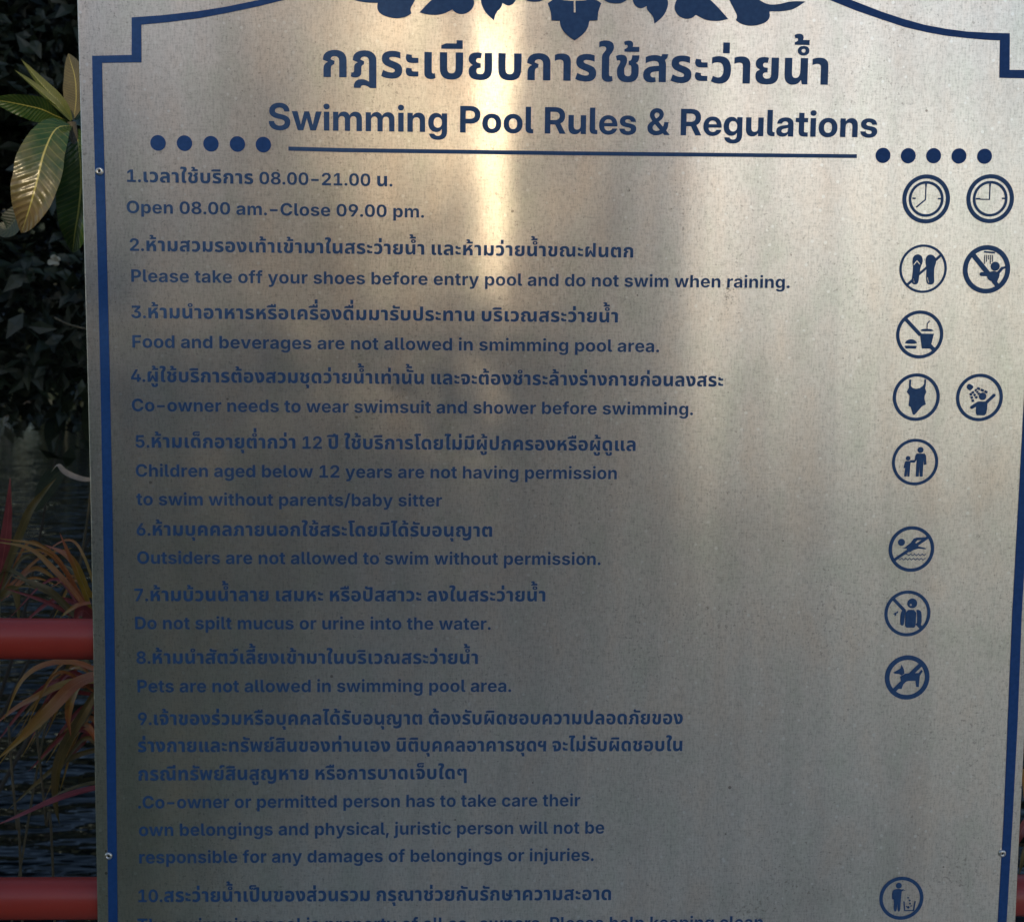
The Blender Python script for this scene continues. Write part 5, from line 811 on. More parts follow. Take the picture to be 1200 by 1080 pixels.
    return [ring(1, .84), [circle(-.14, .59, .135)], [body], [bar(.12, -.14, .17, -.58, .06)], [bar(.17, -.57, .57, -.57, .05)], [bar(.57, -.58, .63, -.13, .06)],
            [circle(.3, .03, .04, 10)], [circle(.38, -.1, .045, 10)], [circle(.4, -.24, .045, 10)], [circle(.33, -.42, .06, 10)], [bar(.22, -.36, .3, -.42, .04)], [bar(.42, -.38, .5, -.33, .04)]], 'round pictogram of a person dropping litter in a bin'

for kind, c, r in PICTOGRAMS:
    shapes, label = pictogram(kind)
    vs, fs = [], []
    for i, contours in enumerate(shapes):
        add_poly(vs, fs, [[(c[0] + x * r, c[1] + y * r) for x, y in q] for q in contours], INK - 0.00001 * i)
    sign_part('pictogram', vs, fs, M_INK, label)

def lathe(profile, centre, n=24, axis='y'):
    vs, fs = [], []
    for r, h in profile:
        for i in range(n):
            a = 2 * math.pi * i / n
            vs.append((centre[0] + r * math.cos(a), centre[1] + h, centre[2] + r * math.sin(a)))
    for j in range(len(profile) - 1):
        for i in range(n):
            a, b = j * n + i, j * n + (i + 1) % n
            fs.append((a, b, b + n, a + n))
    return vs, fs
for x, z in SCREWS:
    vs, fs = lathe([(0.0034, -0.0001), (0.0034, -0.0008), (0.0029, -0.0017), (0.0021, -0.0021), (0.0013, -0.0021), (0.0012, -0.0004), (0.0, -0.0004)], (x, 0, z))
    s = sign_part('screw', vs, fs, M_STEEL)
    for p in s.data.polygons: p.use_smooth = True
    vs, fs = lathe([(0.00122, -0.0009), (0.0, -0.0009)], (x, 0, z), 12)
    link('socket', [local(sign, v) for v in vs], fs, M_SOCKET, s)

# ------------------------------------------------------------------ red pipe railing carrying the sign
def tube(path, radius, n=20, cap=True, twist=0.0):
    """Tube along a polyline; radius may be a list."""
    vs, fs = [], []
    m = len(path)
    rad = radius if isinstance(radius, (list, tuple)) else [radius] * m
    path = [Vector(p) for p in path]
    prev = None
    for j in range(m):
        d = (path[min(j + 1, m - 1)] - path[max(j - 1, 0)]).normalized()
        if prev is None:
            s = d.orthogonal().normalized()
        else:
            s = (prev - d * prev.dot(d)).normalized()
        prev = s
        t = d.cross(s)
        for i in range(n):
            a = 2 * math.pi * i / n
            vs.append(path[j] + (s * math.cos(a) + t * math.sin(a)) * rad[j])
    for j in range(m - 1):
        for i in range(n):
            a, b = j * n + i, j * n + (i + 1) % n
            fs.append((a, b, b + n, a + n))
    if cap:
        fs.append(tuple(range(n))[::-1])
        fs.append(tuple(range((m - 1) * n, m * n)))
    return vs, fs

RAIL_Y, RAIL_R = 0.0215, 0.0178
fence = thing('pipe_railing', 'red painted pipe railing running behind the metal sign by the water', 'railing', (0, RAIL_Y, 0))
RAIL_Z = [1.2665, 1.0315, 0.7965, 0.5615, 0.3265]
for z in RAIL_Z:
    pts = [(-3.6 + 7.2 * i / 12, RAIL_Y, z) for i in range(13)]
    vs, fs = tube(pts, RAIL_R, 28)
    link('rail', [local(fence, v) for v in vs], fs, M_RED, fence, smooth=True)
for x in (-3.6, -1.8, 1.8, 3.6):
    vs, fs = tube([(x, RAIL_Y + 0.001, 0.0), (x, RAIL_Y + 0.001, 0.7), (x, RAIL_Y + 0.001, 1.32)], 0.024, 24)
    link('post', [local(fence, v) for v in vs], fs, M_RED, fence, smooth=True)

# ------------------------------------------------------------------ leaves
def spline(pts, n):
    p = [Vector(q) for q in pts]
    if len(p) == 2:
        return [p[0].lerp(p[1], i / n) for i in range(n + 1)]
    p = [p[0] * 2 - p[1]] + p + [p[-1] * 2 - p[-2]]
    out = []
    segs = len(p) - 3
    for i in range(n + 1):
        t = i / n * segs
        k = min(int(t), segs - 1)
        t -= k
        a, b, c, d = p[k:k + 4]
        out.append(0.5 * ((2 * b) + (c - a) * t + (2 * a - 5 * b + 4 * c - d) * t * t + (3 * b - a - 3 * c + d) * t ** 3))
    return out

def leaf_mesh(pts, width, face, fold=0.25, ruffle=0.0, n=28, m=8, profile='broad', seed=0, pleat=0.0, nveins=22):
    """Leaf along a 3D midrib. face: direction the upper side looks to. width: half width (m)."""
    mid = spline(pts, n)
    face = Vector(face).normalized()
    vs, fs, uv = [], [], []
    for j in range(n + 1):
        t = j / n
        d = (mid[min(j + 1, n)] - mid[max(j - 1, 0)]).normalized()
        side = d.cross(face)
        if side.length < 1e-4: side = d.orthogonal()
        side.normalize()
        nor = side.cross(d).normalized()
        if profile == 'broad':
            w = math.sin(math.pi * min(1, 0.05 + 0.95 * t) ** 1.25) ** 0.75 * (1 - 0.12 * t)
            if t < 0.12: w *= 0.35 + 0.65 * (t / 0.12)
        elif profile == 'narrow':
            w = math.sin(math.pi * (0.06 + 0.94 * t) ** 0.9) ** 0.9
        else:
            w = (0.55 + 0.45 * math.sin(math.pi * min(1, t * 1.4) * 0.5)) * (1 - t ** 2.2) + 0.02
        w = max(w, 0.015) * width
        for i in range(m + 1):
            s = i / m * 2 - 1
            z = abs(s) * fold * w
            if ruffle:
                z += ruffle * w * noise.noise(Vector((t * 7 + seed, s * 2.0, seed * 1.7))) * (0.3 + abs(s))
            if pleat:
                z += pleat * width * math.sin((t - abs(s) * 0.12) * nveins * 2 * math.pi) * min(1, abs(s) * 3) * (1 - abs(s) * 0.6)
            edge = 1 + (0.05 * noise.noise(Vector((t * 9 + seed * 3, s, 4.0))) if abs(s) > 0.9 else 0)
            vs.append(mid[j] + side * (s * w * edge) + nor * z)
            uv.append((i / m, t))
    for j in range(n):
        for i in range(m):
            a = j * (m + 1) + i
            fs.append((a, a + 1, a + m + 2, a + m + 1))
    return vs, fs, uv

def add_leaf(parent, pts, width, face, mat, label=None, name='leaf', **kw):
    vs, fs, uv = leaf_mesh(pts, width, face, **kw)
    o = link(name, [local(parent, v) for v in vs], fs, mat, parent, uv, True)
    if label: o['label'] = label
    return o

# broad-leaved shrub beside the sign, caught by the low sun
broad = thing('broad_leaf_shrub', 'sunlit shrub with big drooping glossy leaves at the left edge of the sign', 'shrub', (-0.47, 0.42, 0.0))
hub = [(-0.4852,0.3933,1.7922)][0]
vs, fs = tube(spline([(-0.44, 0.50, 0.0), (-0.43, 0.50, 0.6), (-0.455, 0.46, 1.3), hub], 24), [0.011 - 0.006 * i / 24 for i in range(25)], 10)
link('stem', [local(broad, v) for v in vs], fs, M_STEM, broad, smooth=True)
add_leaf(broad, [(-0.4843,0.3933,1.7883),(-0.4917,0.3633,1.7775),(-0.496,0.3383,1.7463),(-0.5013,0.3283,1.7103),(-0.5106,0.3283,1.6799),(-0.5261,0.3433,1.656)], 0.0275, (0.15, -1, 0.25), M_SHEENLEAF, 'large drooping leaf with warm sheen painted towards its tip', fold=0.2, ruffle=0.10, n=90, m=16, seed=2, pleat=0.018, nveins=18)
add_leaf(broad, [(-0.4861,0.4033,1.7896),(-0.4778,0.3933,1.7657),(-0.4756,0.3933,1.7311),(-0.4801,0.3983,1.697),(-0.4877,0.4033,1.6675),(-0.4987,0.4233,1.6434)], 0.027, (0.1, -1, 0.25), M_BROAD, fold=0.25, ruffle=0.12, n=60, m=12, seed=5, pleat=0.01)
add_leaf(broad, [(-0.49,0.4033,1.7944),(-0.503,0.3933,1.7988),(-0.5167,0.3833,1.804),(-0.5379,0.3733,1.807),(-0.5664,0.3633,1.8097)], 0.0165, (0.2, -0.8, -0.5), M_BROAD, fold=0.3, ruffle=0.1, n=40, seed=7)
add_leaf(broad, [(-0.4899,0.4033,1.7964),(-0.5006,0.3983,1.8138),(-0.52,0.3933,1.8357),(-0.54,0.3883,1.8613)], 0.0075, (0.6, -0.8, 0.2), M_YOUNG, 'young narrow yellow-green leaf', fold=0.5, profile='narrow', n=30)
add_leaf(broad, [(-0.4862,0.3933,1.7932),(-0.4989,0.3833,1.8082),(-0.5219,0.3783,1.8288),(-0.5418,0.3733,1.8454)], 0.0050, (0.3, -0.8, 0.6), M_YOUNG, 'young narrow yellow-green leaf', fold=0.5, profile='narrow', n=30)
add_leaf(broad, [(-0.4906,0.4133,1.7988),(-0.4908,0.4233,1.8242),(-0.495,0.4333,1.8529),(-0.51,0.4533,1.8876)], 0.0175, (-0.25, -1, 0.1), M_UNDER, 'upright leaf showing its brownish underside', fold=0.15, n=30, ruffle=0.05, seed=3)
add_leaf(broad, [(-0.4985,0.4233,1.7959),(-0.5326,0.4533,1.8042),(-0.5719,0.4933,1.8117),(-0.6017,0.5233,1.8148)], 0.010, (0.1, -0.25, 1), M_BROAD, fold=0.2, n=24)
add_leaf(broad, [(-0.4924,0.4233,1.796),(-0.4905,0.4633,1.8011),(-0.4823,0.4933,1.7888),(-0.479,0.5133,1.7585)], 0.026, (0.2, -1, 0.3), M_BROAD, fold=0.2, n=30, seed=9)
add_leaf(broad, [(-0.496,0.4333,1.8033),(-0.4899,0.4633,1.8342),(-0.4851,0.4933,1.8693),(-0.4827,0.5133,1.9089)], 0.020, (0.2, -1, 0.2), M_BROAD, fold=0.2, n=30, seed=10)
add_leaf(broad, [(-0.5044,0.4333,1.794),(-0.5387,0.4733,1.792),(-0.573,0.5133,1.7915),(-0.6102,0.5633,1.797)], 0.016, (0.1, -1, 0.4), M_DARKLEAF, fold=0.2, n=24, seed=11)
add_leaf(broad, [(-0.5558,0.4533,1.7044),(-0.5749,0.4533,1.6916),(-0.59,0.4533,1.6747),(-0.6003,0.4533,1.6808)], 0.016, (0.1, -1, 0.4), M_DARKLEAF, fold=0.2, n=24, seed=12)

# strap-leaved plants with orange and crimson blades behind the railing
def blades(root, specs):
    for pts, w, mat, face in specs:
        add_leaf(root, pts, w, face, mat, fold=0.35, profile='strap', n=26, m=4, ruffle=0.12, seed=len(pts) + w * 900)
P_GROUP = 'strap-leaved plants behind the red railing'
c1 = thing('strap_leaf_plant', 'orange and yellow-green blades fanning out above the upper red rail, left of the sign', 'plant', (-0.38, 0.32, 0.0), P_GROUP)
vs, fs = tube(spline([(-0.385, 0.34, 0.0), (-0.37, 0.33, 0.6), [(-0.4365,0.3133,1.2064)][0]], 14), 0.008, 8)
link('stem', [local(c1, v) for v in vs], fs, M_STEM, c1, smooth=True)
blades(c1, [
    ([(-0.4441,0.3133,1.2174),(-0.4571,0.2933,1.2512),(-0.4713,0.2733,1.281),(-0.4926,0.2633,1.3054),(-0.5311,0.2633,1.3136)], 0.0052, M_ORANGE, (0.3, -0.6, 0.8)),
    ([(-0.4448,0.3133,1.2293),(-0.452,0.3033,1.2629),(-0.4591,0.2933,1.292),(-0.4708,0.2933,1.319)], 0.0056, M_YELLOW, (-0.5, -0.9, 0.3)),
    ([(-0.4492,0.3233,1.2391),(-0.4622,0.3233,1.2709),(-0.4754,0.3233,1.2887),(-0.5044,0.3333,1.2989)], 0.0052, M_YELLOW, (-0.2, -0.7, 0.7)),
    ([(-0.4502,0.3033,1.2137),(-0.4651,0.2933,1.2336),(-0.4815,0.2833,1.255),(-0.502,0.2833,1.2646),(-0.5225,0.2833,1.2722)], 0.0058, M_OLIVE, (0.1, -0.6, 0.8)),
    ([(-0.4347,0.2833,1.2418),(-0.4442,0.2733,1.241),(-0.4556,0.2733,1.2342),(-0.4651,0.2733,1.2265)], 0.0035, M_ORANGE, (0, -0.8, 0.6)),
    ([(-0.4349,0.2933,1.22),(-0.4406,0.2833,1.232),(-0.4481,0.2833,1.2301),(-0.4522,0.2833,1.2184)], 0.0080, M_CRIMSON, (0, -1, 0.2)),
    ([(-0.4417,0.3333,1.2016),(-0.4381,0.3533,1.2328),(-0.4342,0.3733,1.2702),(-0.4361,0.3933,1.3086)], 0.0065, M_ORANGE, (0.2, -1, 0.2)),
])
c2 = thing('strap_leaf_plant', 'orange and olive blades drooping between the two red rails, left of the sign', 'plant', (-0.36, 0.26, 0.0), P_GROUP)
vs, fs = tube(spline([(-0.36, 0.28, 0.0), (-0.35, 0.27, 0.6), [(-0.4216,0.2733,1.1532)][0]], 14), 0.008, 8)
link('stem', [local(c2, v) for v in vs], fs, M_STEM, c2, smooth=True)
blades(c2, [
    ([(-0.4232,0.2733,1.1668),(-0.4492,0.2633,1.1791),(-0.4769,0.2533,1.1779),(-0.497,0.2433,1.1617),(-0.5164,0.2433,1.1181)], 0.0050, M_ORANGE, (0.1, -0.6, 0.8)),
    ([(-0.4232,0.2733,1.1629),(-0.4384,0.2433,1.16),(-0.4566,0.2233,1.1398),(-0.4782,0.2133,1.117),(-0.513,0.2133,1.0854)], 0.0085, M_ORANGE, (0.3, -0.9, 0.5)),
    ([(-0.4289,0.2833,1.1522),(-0.4573,0.2733,1.1531),(-0.4836,0.2633,1.1424),(-0.5119,0.2633,1.1269),(-0.5386,0.2633,1.1056)], 0.0055, M_YELLOW, (0.1, -0.7, 0.7)),
    ([(-0.4367,0.2633,1.1561),(-0.4405,0.2433,1.1467),(-0.4456,0.2433,1.1258),(-0.4481,0.2533,1.0995)], 0.0070, M_YELLOW, (-0.4, -1, 0.1)),
    ([(-0.4274,0.2733,1.1415),(-0.4412,0.2633,1.1155),(-0.4588,0.2633,1.0844),(-0.4688,0.2633,1.0542),(-0.4745,0.2733,1.0159),(-0.4704,0.2733,0.9901)], 0.0070, M_OLIVE, (0.2, -1, 0.1)),
    ([(-0.4389,0.2933,1.1176),(-0.4508,0.2833,1.101),(-0.476,0.2833,1.0832),(-0.4936,0.2833,1.0614),(-0.4997,0.2833,1.0466)], 0.0042, M_OLIVE, (0.2, -1, 0.3)),
    ([(-0.4353,0.2933,1.1027),(-0.4492,0.2933,1.0817),(-0.461,0.2933,1.0678),(-0.4749,0.2933,1.0478)], 0.0055, M_CRIMSON, (0.2, -1, 0.3)),
    ([(-0.4229,0.2933,1.1473),(-0.4119,0.2933,1.1216),(-0.4069,0.2933,1.0778),(-0.4099,0.2933,1.0177)], 0.0075, M_ORANGE, (0, -1, 0.2)),
])
c3 = thing('strap_leaf_plant', 'crimson blade arching low over the lower red rail among thin bare stalks', 'plant', (-0.36, 0.22, 0.0), P_GROUP)
vs, fs = tube(spline([(-0.33, 0.25, 0.0), (-0.33, 0.24, 0.5), [(-0.3928,0.2433,1.0426)][0]], 14), 0.007, 8)
link('stem', [local(c3, v) for v in vs], fs, M_STEM, c3, smooth=True)
blades(c3, [
    ([(-0.3945,0.2433,1.0474),(-0.4223,0.2233,1.0496),(-0.449,0.2033,1.0465),(-0.4771,0.1933,1.0358),(-0.5075,0.1933,1.0229)], 0.0052, M_CRIMSON, (0.1, -0.5, 0.9)),
    ([(-0.3997,0.2533,1.0493),(-0.426,0.2433,1.0493),(-0.4462,0.2333,1.0456),(-0.4629,0.2333,1.038)], 0.0030, M_OLIVE, (0.1, -0.5, 0.9)),
])
for q in ([(-0.5066,0.2333,1.1177),(-0.5043,0.2333,1.0656),(-0.5004,0.2333,1.0036),(-0.4976,0.2333,0.9314)], [(-0.4858,0.2533,1.111),(-0.4815,0.2533,1.058),(-0.4773,0.2533,0.9998),(-0.4707,0.2533,0.9213)]):
    vs, fs = tube(spline(q + [(q[-1][0] + 0.004, q[-1][1], 0.0)], 26), 0.0014, 8)
    link('stalk', [local(c3, v) for v in vs], fs, M_STEM, c3, smooth=True)
c4 = thing('strap_leaf_plant', 'dim crimson and olive blades in the shade at the left edge, over the dark water', 'plant', (-0.62, 0.62, 0.0), P_GROUP)
vs, fs = tube(spline([(-0.70, 0.60, -0.5), (-0.70, 0.60, 0.6), [(-0.6804,0.5933,1.1933)][0]], 14), 0.008, 8)
link('stem', [local(c4, v) for v in vs], fs, M_STEM, c4, smooth=True)
blades(c4, [
    ([(-0.678,0.5933,1.1933),(-0.6672,0.5933,1.2418),(-0.6601,0.5933,1.2901),(-0.655,0.5933,1.3501)], 0.0095, M_CRIMSON, (0.3, -1, 0.2)),
    ([(-0.6757,0.5933,1.1909),(-0.6504,0.5933,1.254),(-0.6303,0.5933,1.3023),(-0.6108,0.5933,1.3289),(-0.5915,0.5933,1.3506)], 0.0070, M_OLIVE, (0.3, -1, 0.3)),
    ([(-0.6736,0.5933,1.1812),(-0.6567,0.5933,1.1934),(-0.6499,0.5933,1.1813),(-0.6485,0.5933,1.1447)], 0.0070, M_OLIVE, (0.3, -1, 0.3)),
    ([(-0.68,0.5933,1.2054),(-0.6678,0.5933,1.22),(-0.649,0.5933,1.2153),(-0.6328,0.5933,1.2032)], 0.0060, M_OLIVE, (0.3, -0.4, 0.9)),
])
add_leaf(c4, [(-0.5145,0.5233,1.3557),(-0.528,0.5233,1.3556),(-0.5463,0.5333,1.3591),(-0.5614,0.5433,1.3649),(-0.5731,0.5533,1.3721),(-0.5864,0.5633,1.3617)], 0.0055, (0.1, -0.7, 0.7), M_DRY, 'dry bent leaf with its highlight painted pale', fold=0.3, profile='strap', n=24, m=4)
vs, fs = tube(spline([(-0.70, 0.60, 0.55), (-0.62, 0.58, 0.95), (-0.545, 0.54, 1.22), [(-0.5156,0.5233,1.358)][0]], 20), 0.0016, 8)
link('stalk', [local(c4, v) for v in vs], fs, M_STEM, c4, smooth=True)
extra = random.Random(12)
for root, (bx, by, bz), n, up in ((c1, [(-0.4455,0.3333,1.2087)][0], 9, 1), (c2, [(-0.4324,0.3033,1.1384)][0], 18, 0), (c3, [(-0.4136,0.2733,1.075)][0], 8, 0), (c4, [(-0.685,0.6133,1.1769)][0], 7, 1)):
    for k in range(n):
        sgn = -1 if root is not c4 else 1
        l = extra.uniform(.05, .125)
        p0 = Vector((bx, by + extra.uniform(-.02, .03), bz + extra.uniform(-.012, .012)))
        rise = extra.uniform(.015, .085) if up else extra.uniform(-.02, .035)
        p1 = p0 + Vector((sgn * l * .45, extra.uniform(-.03, .03), rise))
        p2 = p1 + Vector((sgn * l * .5, extra.uniform(-.03, .03), extra.uniform(-.05, .02) if up else extra.uniform(-.09, -.02)))
        add_leaf(root, [tuple(p0), tuple(p1), tuple(p2)], extra.uniform(.0018, .0042), (extra.uniform(-.4, .4), -1, extra.uniform(0, .8)),
                 extra.choice([M_ORANGE, M_ORANGE, M_OLIVE, M_YELLOW, M_CRIMSON]), fold=0.35, profile='strap', n=20, m=4, ruffle=0.1, seed=k)
c5 = thing('strap_leaf_plant', 'orange and crimson blades peeping past the right edge of the sign', 'plant', (0.64, 0.26, 0.0), P_GROUP)
vs, fs = tube(spline([(0.66, 0.28, 0.0), (0.66, 0.27, 0.6), [(0.6476,0.2733,0.9948)][0]], 14), 0.008, 8)
link('stem', [local(c5, v) for v in vs], fs, M_STEM, c5, smooth=True)
blades(c5, [
    ([(0.6466,0.2733,0.9948),(0.6319,0.2633,1.0243),(0.6192,0.2533,1.0553),(0.6071,0.2533,1.0632)], 0.0090, M_ORANGE, (0, -1, 0.3)),
    ([(0.6491,0.2733,0.9846),(0.6333,0.2633,0.9971),(0.6187,0.2533,0.9884),(0.61,0.2533,0.9633)], 0.0080, M_CRIMSON, (0, -1, 0.3)),
    ([(0.6459,0.2633,0.9839),(0.631,0.2533,0.9783),(0.6185,0.2433,0.9679),(0.6138,0.2433,0.9429)], 0.0060, M_OLIVE, (0, -1, 0.3)),
    ([(0.6521,0.2733,1.005),(0.6505,0.2633,1.0494),(0.6502,0.2533,1.1029),(0.6643,0.2533,1.1325)], 0.0080, M_ORANGE, (0, -1, 0.3)),
    ([(0.6526,0.2733,0.9948),(0.6654,0.2633,1.0293),(0.6809,0.2533,1.0433),(0.7096,0.2533,1.0233)], 0.0070, M_YELLOW, (0, -0.7, 0.6)),
])

# ------------------------------------------------------------------ shrubs and trees
def leaf_cloud(blobs, count, size, seed, gap=-0.18, density_edge=0.55):
    """Leaf-sized bent quads spread through several ellipsoids."""
    rnd = random.Random(seed)
    vs, fs = [], []
    wsum = [b[3] * b[4] * b[5] for b in blobs]
    for k in range(count):
        cx, cy, cz, rx, ry, rz = rnd.choices(blobs, wsum)[0]
        while True:
            d = Vector((rnd.uniform(-1, 1), rnd.uniform(-1, 1), rnd.uniform(-1, 1)))
            if 0.05 < d.length <= 1: break
        l = d.length
        d = d / l * (l ** density_edge)
        p = Vector((cx + d.x * rx, cy + d.y * ry, cz + d.z * rz))
        nz = noise.noise(p * (1.1 / max(0.25, rx * 0.6)))
        if nz < gap: continue
        s = size * rnd.uniform(0.6, 1.35)
        ax = Vector((rnd.gauss(0, 1), rnd.gauss(0, 1), rnd.gauss(-0.35, 0.7))).normalized()
        up = Vector((rnd.gauss(0, .7) + d.x, rnd.gauss(0, .7) + d.y, rnd.gauss(0.7, .6)))
        sd = ax.cross(up)
        if sd.length < 1e-3: continue
        sd.normalize()
        nn = sd.cross(ax)
        w = s * 0.24
        o = len(vs)
        vs += [p, p + ax * s * .45 + sd * w + nn * s * .05, p + ax * s * .45 - sd * w + nn * s * .05, p + ax * s - nn * s * .12, p + ax * s * .5]
        fs += [(o, o + 1, o + 4), (o, o + 4, o + 2), (o + 1, o + 3, o + 4), (o + 4, o + 3, o + 2)]
    return vs, fs

def limbs(base, tips, r0, seed):
    rnd = random.Random(seed)
    vs, fs = [], []
    for i, t in enumerate(tips):
        b, t = Vector(base), Vector(t)
        mid = b.lerp(t, 0.45) + Vector((rnd.uniform(-.12, .12), rnd.uniform(-.12, .12), rnd.uniform(0, .15))) * (t - b).length
        path = spline([b, mid, t], 10)
        a, c = tube(path, [r0 * (0.8 if i else 1) * (1 - 0.85 * j / 10) for j in range(11)], 8)
        o = len(vs)
        vs += a
        fs += [tuple(o + k for k in q) for q in c]
    return vs, fs

def tree(name, label, loc, blobs, count, size, mat, fork, r0, seed, group=None, cat='tree', gap=-0.18, edge=0.55):
    t = thing(name, label, cat, loc, group)
    fz = Vector((0, 0, fork))
    vs, fs = tube(spline([(0, 0, -0.7), (r0 * .6, 0, fork * .5), fz], 10), [r0 * (1.25 - 0.4 * i / 10) for i in range(11)], 14)
    v2, f2 = limbs(fz, [(b[0] * .8, b[1] * .8, b[2]) for b in blobs], r0 * .62, seed)
    o = len(vs)
    link('trunk', vs + v2, fs + [tuple(o + k for k in q) for q in f2], M_BARK, t, smooth=True)
    v, f = leaf_cloud(blobs, count, size, seed, gap, edge)
    link('crown', v, f, mat, t)
    return t

# far bank trees (they make the dark background and the dark reflections in the pond)
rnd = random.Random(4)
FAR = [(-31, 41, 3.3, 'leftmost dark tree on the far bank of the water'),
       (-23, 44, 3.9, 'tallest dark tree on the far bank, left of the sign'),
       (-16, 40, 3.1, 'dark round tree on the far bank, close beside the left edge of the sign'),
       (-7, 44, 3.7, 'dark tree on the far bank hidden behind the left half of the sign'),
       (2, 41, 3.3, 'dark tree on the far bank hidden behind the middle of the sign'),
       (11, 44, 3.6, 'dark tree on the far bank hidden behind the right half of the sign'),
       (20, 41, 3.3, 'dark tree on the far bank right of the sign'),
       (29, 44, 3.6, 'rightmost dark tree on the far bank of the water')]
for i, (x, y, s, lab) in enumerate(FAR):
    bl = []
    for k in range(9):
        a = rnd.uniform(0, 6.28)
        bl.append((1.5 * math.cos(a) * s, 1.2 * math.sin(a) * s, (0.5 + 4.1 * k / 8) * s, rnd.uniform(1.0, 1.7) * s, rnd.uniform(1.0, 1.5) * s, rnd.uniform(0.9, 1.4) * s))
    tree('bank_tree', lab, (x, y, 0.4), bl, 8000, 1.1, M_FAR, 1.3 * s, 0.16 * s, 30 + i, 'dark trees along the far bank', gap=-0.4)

# dark shrubs between the railing and the water
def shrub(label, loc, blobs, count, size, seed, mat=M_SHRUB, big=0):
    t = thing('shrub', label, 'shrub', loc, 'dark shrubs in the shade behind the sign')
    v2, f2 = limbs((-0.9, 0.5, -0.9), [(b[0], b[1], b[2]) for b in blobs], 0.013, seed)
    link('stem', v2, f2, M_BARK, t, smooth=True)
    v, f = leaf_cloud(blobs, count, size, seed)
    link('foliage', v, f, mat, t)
    r = random.Random(seed + 1)
    for k in range(big):
        b = r.choice(blobs)
        p = Vector((b[0] + r.uniform(-1, 1) * b[3], b[1] - b[4] * r.uniform(.4, 1), b[2] + r.uniform(-1, 1) * b[5])) + Vector(loc)
        d = Vector((r.uniform(-1, 1), r.uniform(-.6, .1), r.uniform(-1.0, .5))).normalized() * r.uniform(.14, .24)
        q = [p, p + d * .5 + Vector((0, 0, .025)), p + d]
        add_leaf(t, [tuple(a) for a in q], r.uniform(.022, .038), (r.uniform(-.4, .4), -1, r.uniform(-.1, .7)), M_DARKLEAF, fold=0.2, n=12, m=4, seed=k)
    return t
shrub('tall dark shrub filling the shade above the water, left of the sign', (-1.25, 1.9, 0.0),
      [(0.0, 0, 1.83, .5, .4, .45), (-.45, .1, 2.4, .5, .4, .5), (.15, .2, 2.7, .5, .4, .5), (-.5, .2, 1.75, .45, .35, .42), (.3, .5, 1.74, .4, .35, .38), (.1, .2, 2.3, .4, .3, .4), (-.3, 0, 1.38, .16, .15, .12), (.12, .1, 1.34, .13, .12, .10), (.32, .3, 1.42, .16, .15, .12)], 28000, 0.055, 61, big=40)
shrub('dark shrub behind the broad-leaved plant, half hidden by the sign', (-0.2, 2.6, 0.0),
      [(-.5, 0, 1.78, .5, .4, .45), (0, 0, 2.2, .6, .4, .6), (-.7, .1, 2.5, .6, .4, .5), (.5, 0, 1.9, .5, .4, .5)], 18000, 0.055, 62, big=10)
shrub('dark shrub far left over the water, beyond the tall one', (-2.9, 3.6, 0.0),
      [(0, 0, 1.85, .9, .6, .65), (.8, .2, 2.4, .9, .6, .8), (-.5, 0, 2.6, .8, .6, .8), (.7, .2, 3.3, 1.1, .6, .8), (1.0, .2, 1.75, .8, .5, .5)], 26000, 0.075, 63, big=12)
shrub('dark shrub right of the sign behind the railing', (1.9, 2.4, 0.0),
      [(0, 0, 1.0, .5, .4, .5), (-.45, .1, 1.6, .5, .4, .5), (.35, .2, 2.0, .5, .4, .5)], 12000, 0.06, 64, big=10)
fl = thing('flower', 'pale yellow-white flower in the dark shrubs beside the sign', 'flower', [(-0.856,1.2933,1.7197)][0])
for k in range(4):
    a = k * 2 * math.pi / 5 + .9
    c = Vector(fl.location)
    d = Vector((math.cos(a), -.35, math.sin(a))) * (0.010 + 0.004 * (k % 3))
    add_leaf(fl, [tuple(c), tuple(c + d * .6 + Vector((0, -.003, 0))), tuple(c + d)], 0.0065, (0, -1, 0.2), M_PETAL, name='petal', fold=0.1, n=8, m=4, profile='broad')
tw = thing('twig', 'bare thin twig crossing the dark shrubs beside the sign', 'twig', [(-0.9029,1.3933,1.6118)][0])
vs, fs = tube(spline([(-0.9029,1.3933,1.6118),(-0.8746,1.3933,1.5978),(-0.8392,1.4133,1.5884),(-0.7811,1.4333,1.5789)], 14), 0.0022, 8)
link('branch', [local(tw, v) for v in vs], fs, M_STEM, tw, smooth=True)

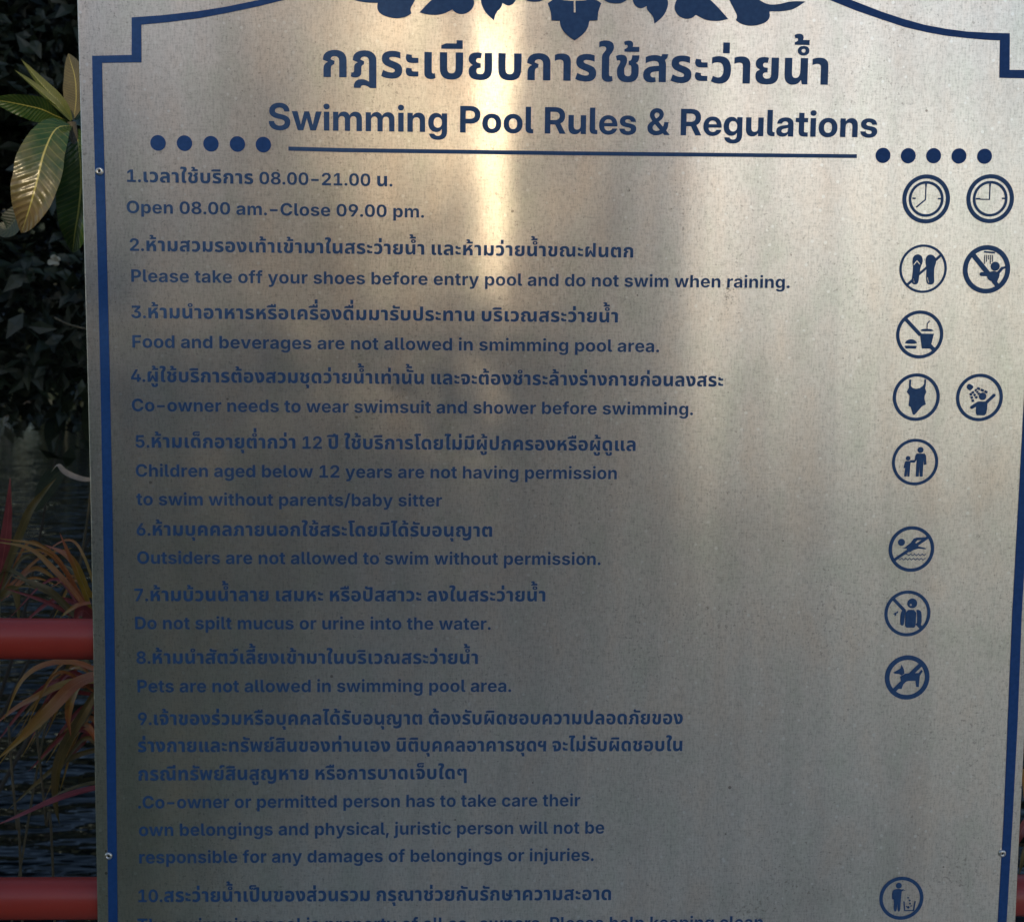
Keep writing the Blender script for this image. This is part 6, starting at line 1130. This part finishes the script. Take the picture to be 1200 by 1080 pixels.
# unseen planting, added to shade the plants and darken the sheet's reflection
tree('unseen_tree', 'unseen low leafy tree added behind the photographer to darken the left reflection', (-4.2, -6.6, 0.0),
     [(0, 0, 1.6, 1.9, 1.2, 1.4), (1.4, .3, 2.7, 1.6, 1.2, 1.3), (-1.2, 0, 2.9, 1.9, 1.3, 1.4), (.2, 0, 3.0, 1.6, 1.2, 1.3), (1.7, .2, 1.4, 1.3, 1.0, 1.3)], 30000, 0.20, M_TREE, 1.0, 0.15, 71, gap=-0.4)  # added out of view so the sheet reflects dark at left
def shading_hedge(x0, x1, y0, y1, h, count, size, seed):
    r = random.Random(seed)
    hd = thing('hedge', 'unseen tall clipped hedge added behind the photographer to shade the lower plants', 'hedge', ((x0 + x1) / 2, (y0 + y1) / 2, 0))
    vs, fs = [], []
    for k in range(count):
        vx = r.uniform(x0, x1)
        top = h + 0.04 * noise.noise(Vector((vx * 0.9, 0, seed))) + 0.19 * min(1, max(0, (-0.15 - vx) / 0.3))
        z = top * r.random() ** 0.9
        p = Vector((vx, r.uniform(y0, y1), min(z, top + r.gauss(0, .05)))) - hd.location
        s = size * r.uniform(.6, 1.3)
        ax = Vector((r.gauss(0, 1), r.gauss(0, 1), r.gauss(0, .8))).normalized()
        sd = ax.cross(Vector((r.gauss(0, 1), r.gauss(0, 1), r.gauss(.5, 1)))).normalized()
        nn = sd.cross(ax)
        o = len(vs)
        vs += [p, p + ax * s * .45 + sd * s * .26 + nn * s * .05, p + ax * s * .45 - sd * s * .26 + nn * s * .05, p + ax * s, p + ax * s * .5]
        fs += [(o, o + 1, o + 4), (o, o + 4, o + 2), (o + 1, o + 3, o + 4), (o + 4, o + 3, o + 2)]
    link('foliage', vs, fs, M_TREE, hd)
    for i in range(5):
        x = x0 + (x1 - x0) * (i + .5) / 5
        v, f = tube(spline([(x, (y0 + y1) / 2, -0.3), (x + .03, (y0 + y1) / 2, h * .4), (x - .02, (y0 + y1) / 2, h * .8)], 8), [.03 - .0025 * j for j in range(9)], 8)
        link('stem', [local(hd, q) for q in v], f, M_BARK, hd, smooth=True)
shading_hedge(-1.9, 1.5, -7.5, -6.6, HEDGE_TOP, 42000, 0.10, 5)  # added out of view; its top sets the shade line
tree('unseen_tree', 'unseen airy tree added farther back to thin the sun on the sign', (1.6, -16.0, 0.0),
     [(-1.16 + .32 * i, 0, 6.9 + .55 * j, .65, .6, .8) for i in range(6) for j in range(5)], VEIL_LEAVES, 0.070, M_TREE, 5.6, 0.05, 73, gap=-1.0, edge=1.0)  # leaf veil added across the sun to dim its glint
tree('unseen_tree', 'unseen tall tree added far behind the photographer to shade the background', (-2.6, -25.0, 0.0),
     [(1.1, 0, 10.5, 1.3, 1.2, 1.5), (1.0, 0, 12.6, 1.3, 1.2, 1.5), (-.6, 0, 11.6, 1.7, 1.4, 1.8), (-.4, 0, 14.0, 1.6, 1.4, 1.5), (.6, 0, 9.0, 1.4, 1.2, 1.3), (-2.2, 0, 12.6, 1.7, 1.4, 1.8), (1.0, 0, 14.4, 1.2, 1.0, 1.2)], 24000, 0.34, M_TREE, 7.5, 0.25, 75, gap=-0.5)  # added out of view to keep the background shrubs in shade
tree('unseen_tree', 'unseen low bush added behind the photographer to darken the right reflection', (2.6, -7.2, 0.0),
     [(-.5, 0, 1.15, .95, .6, 1.15), (.7, 0, .8, 1.4, .6, .9)], 16000, 0.115, M_TREE, .4, 0.06, 74)  # unseen, added to tone down the reflection at right
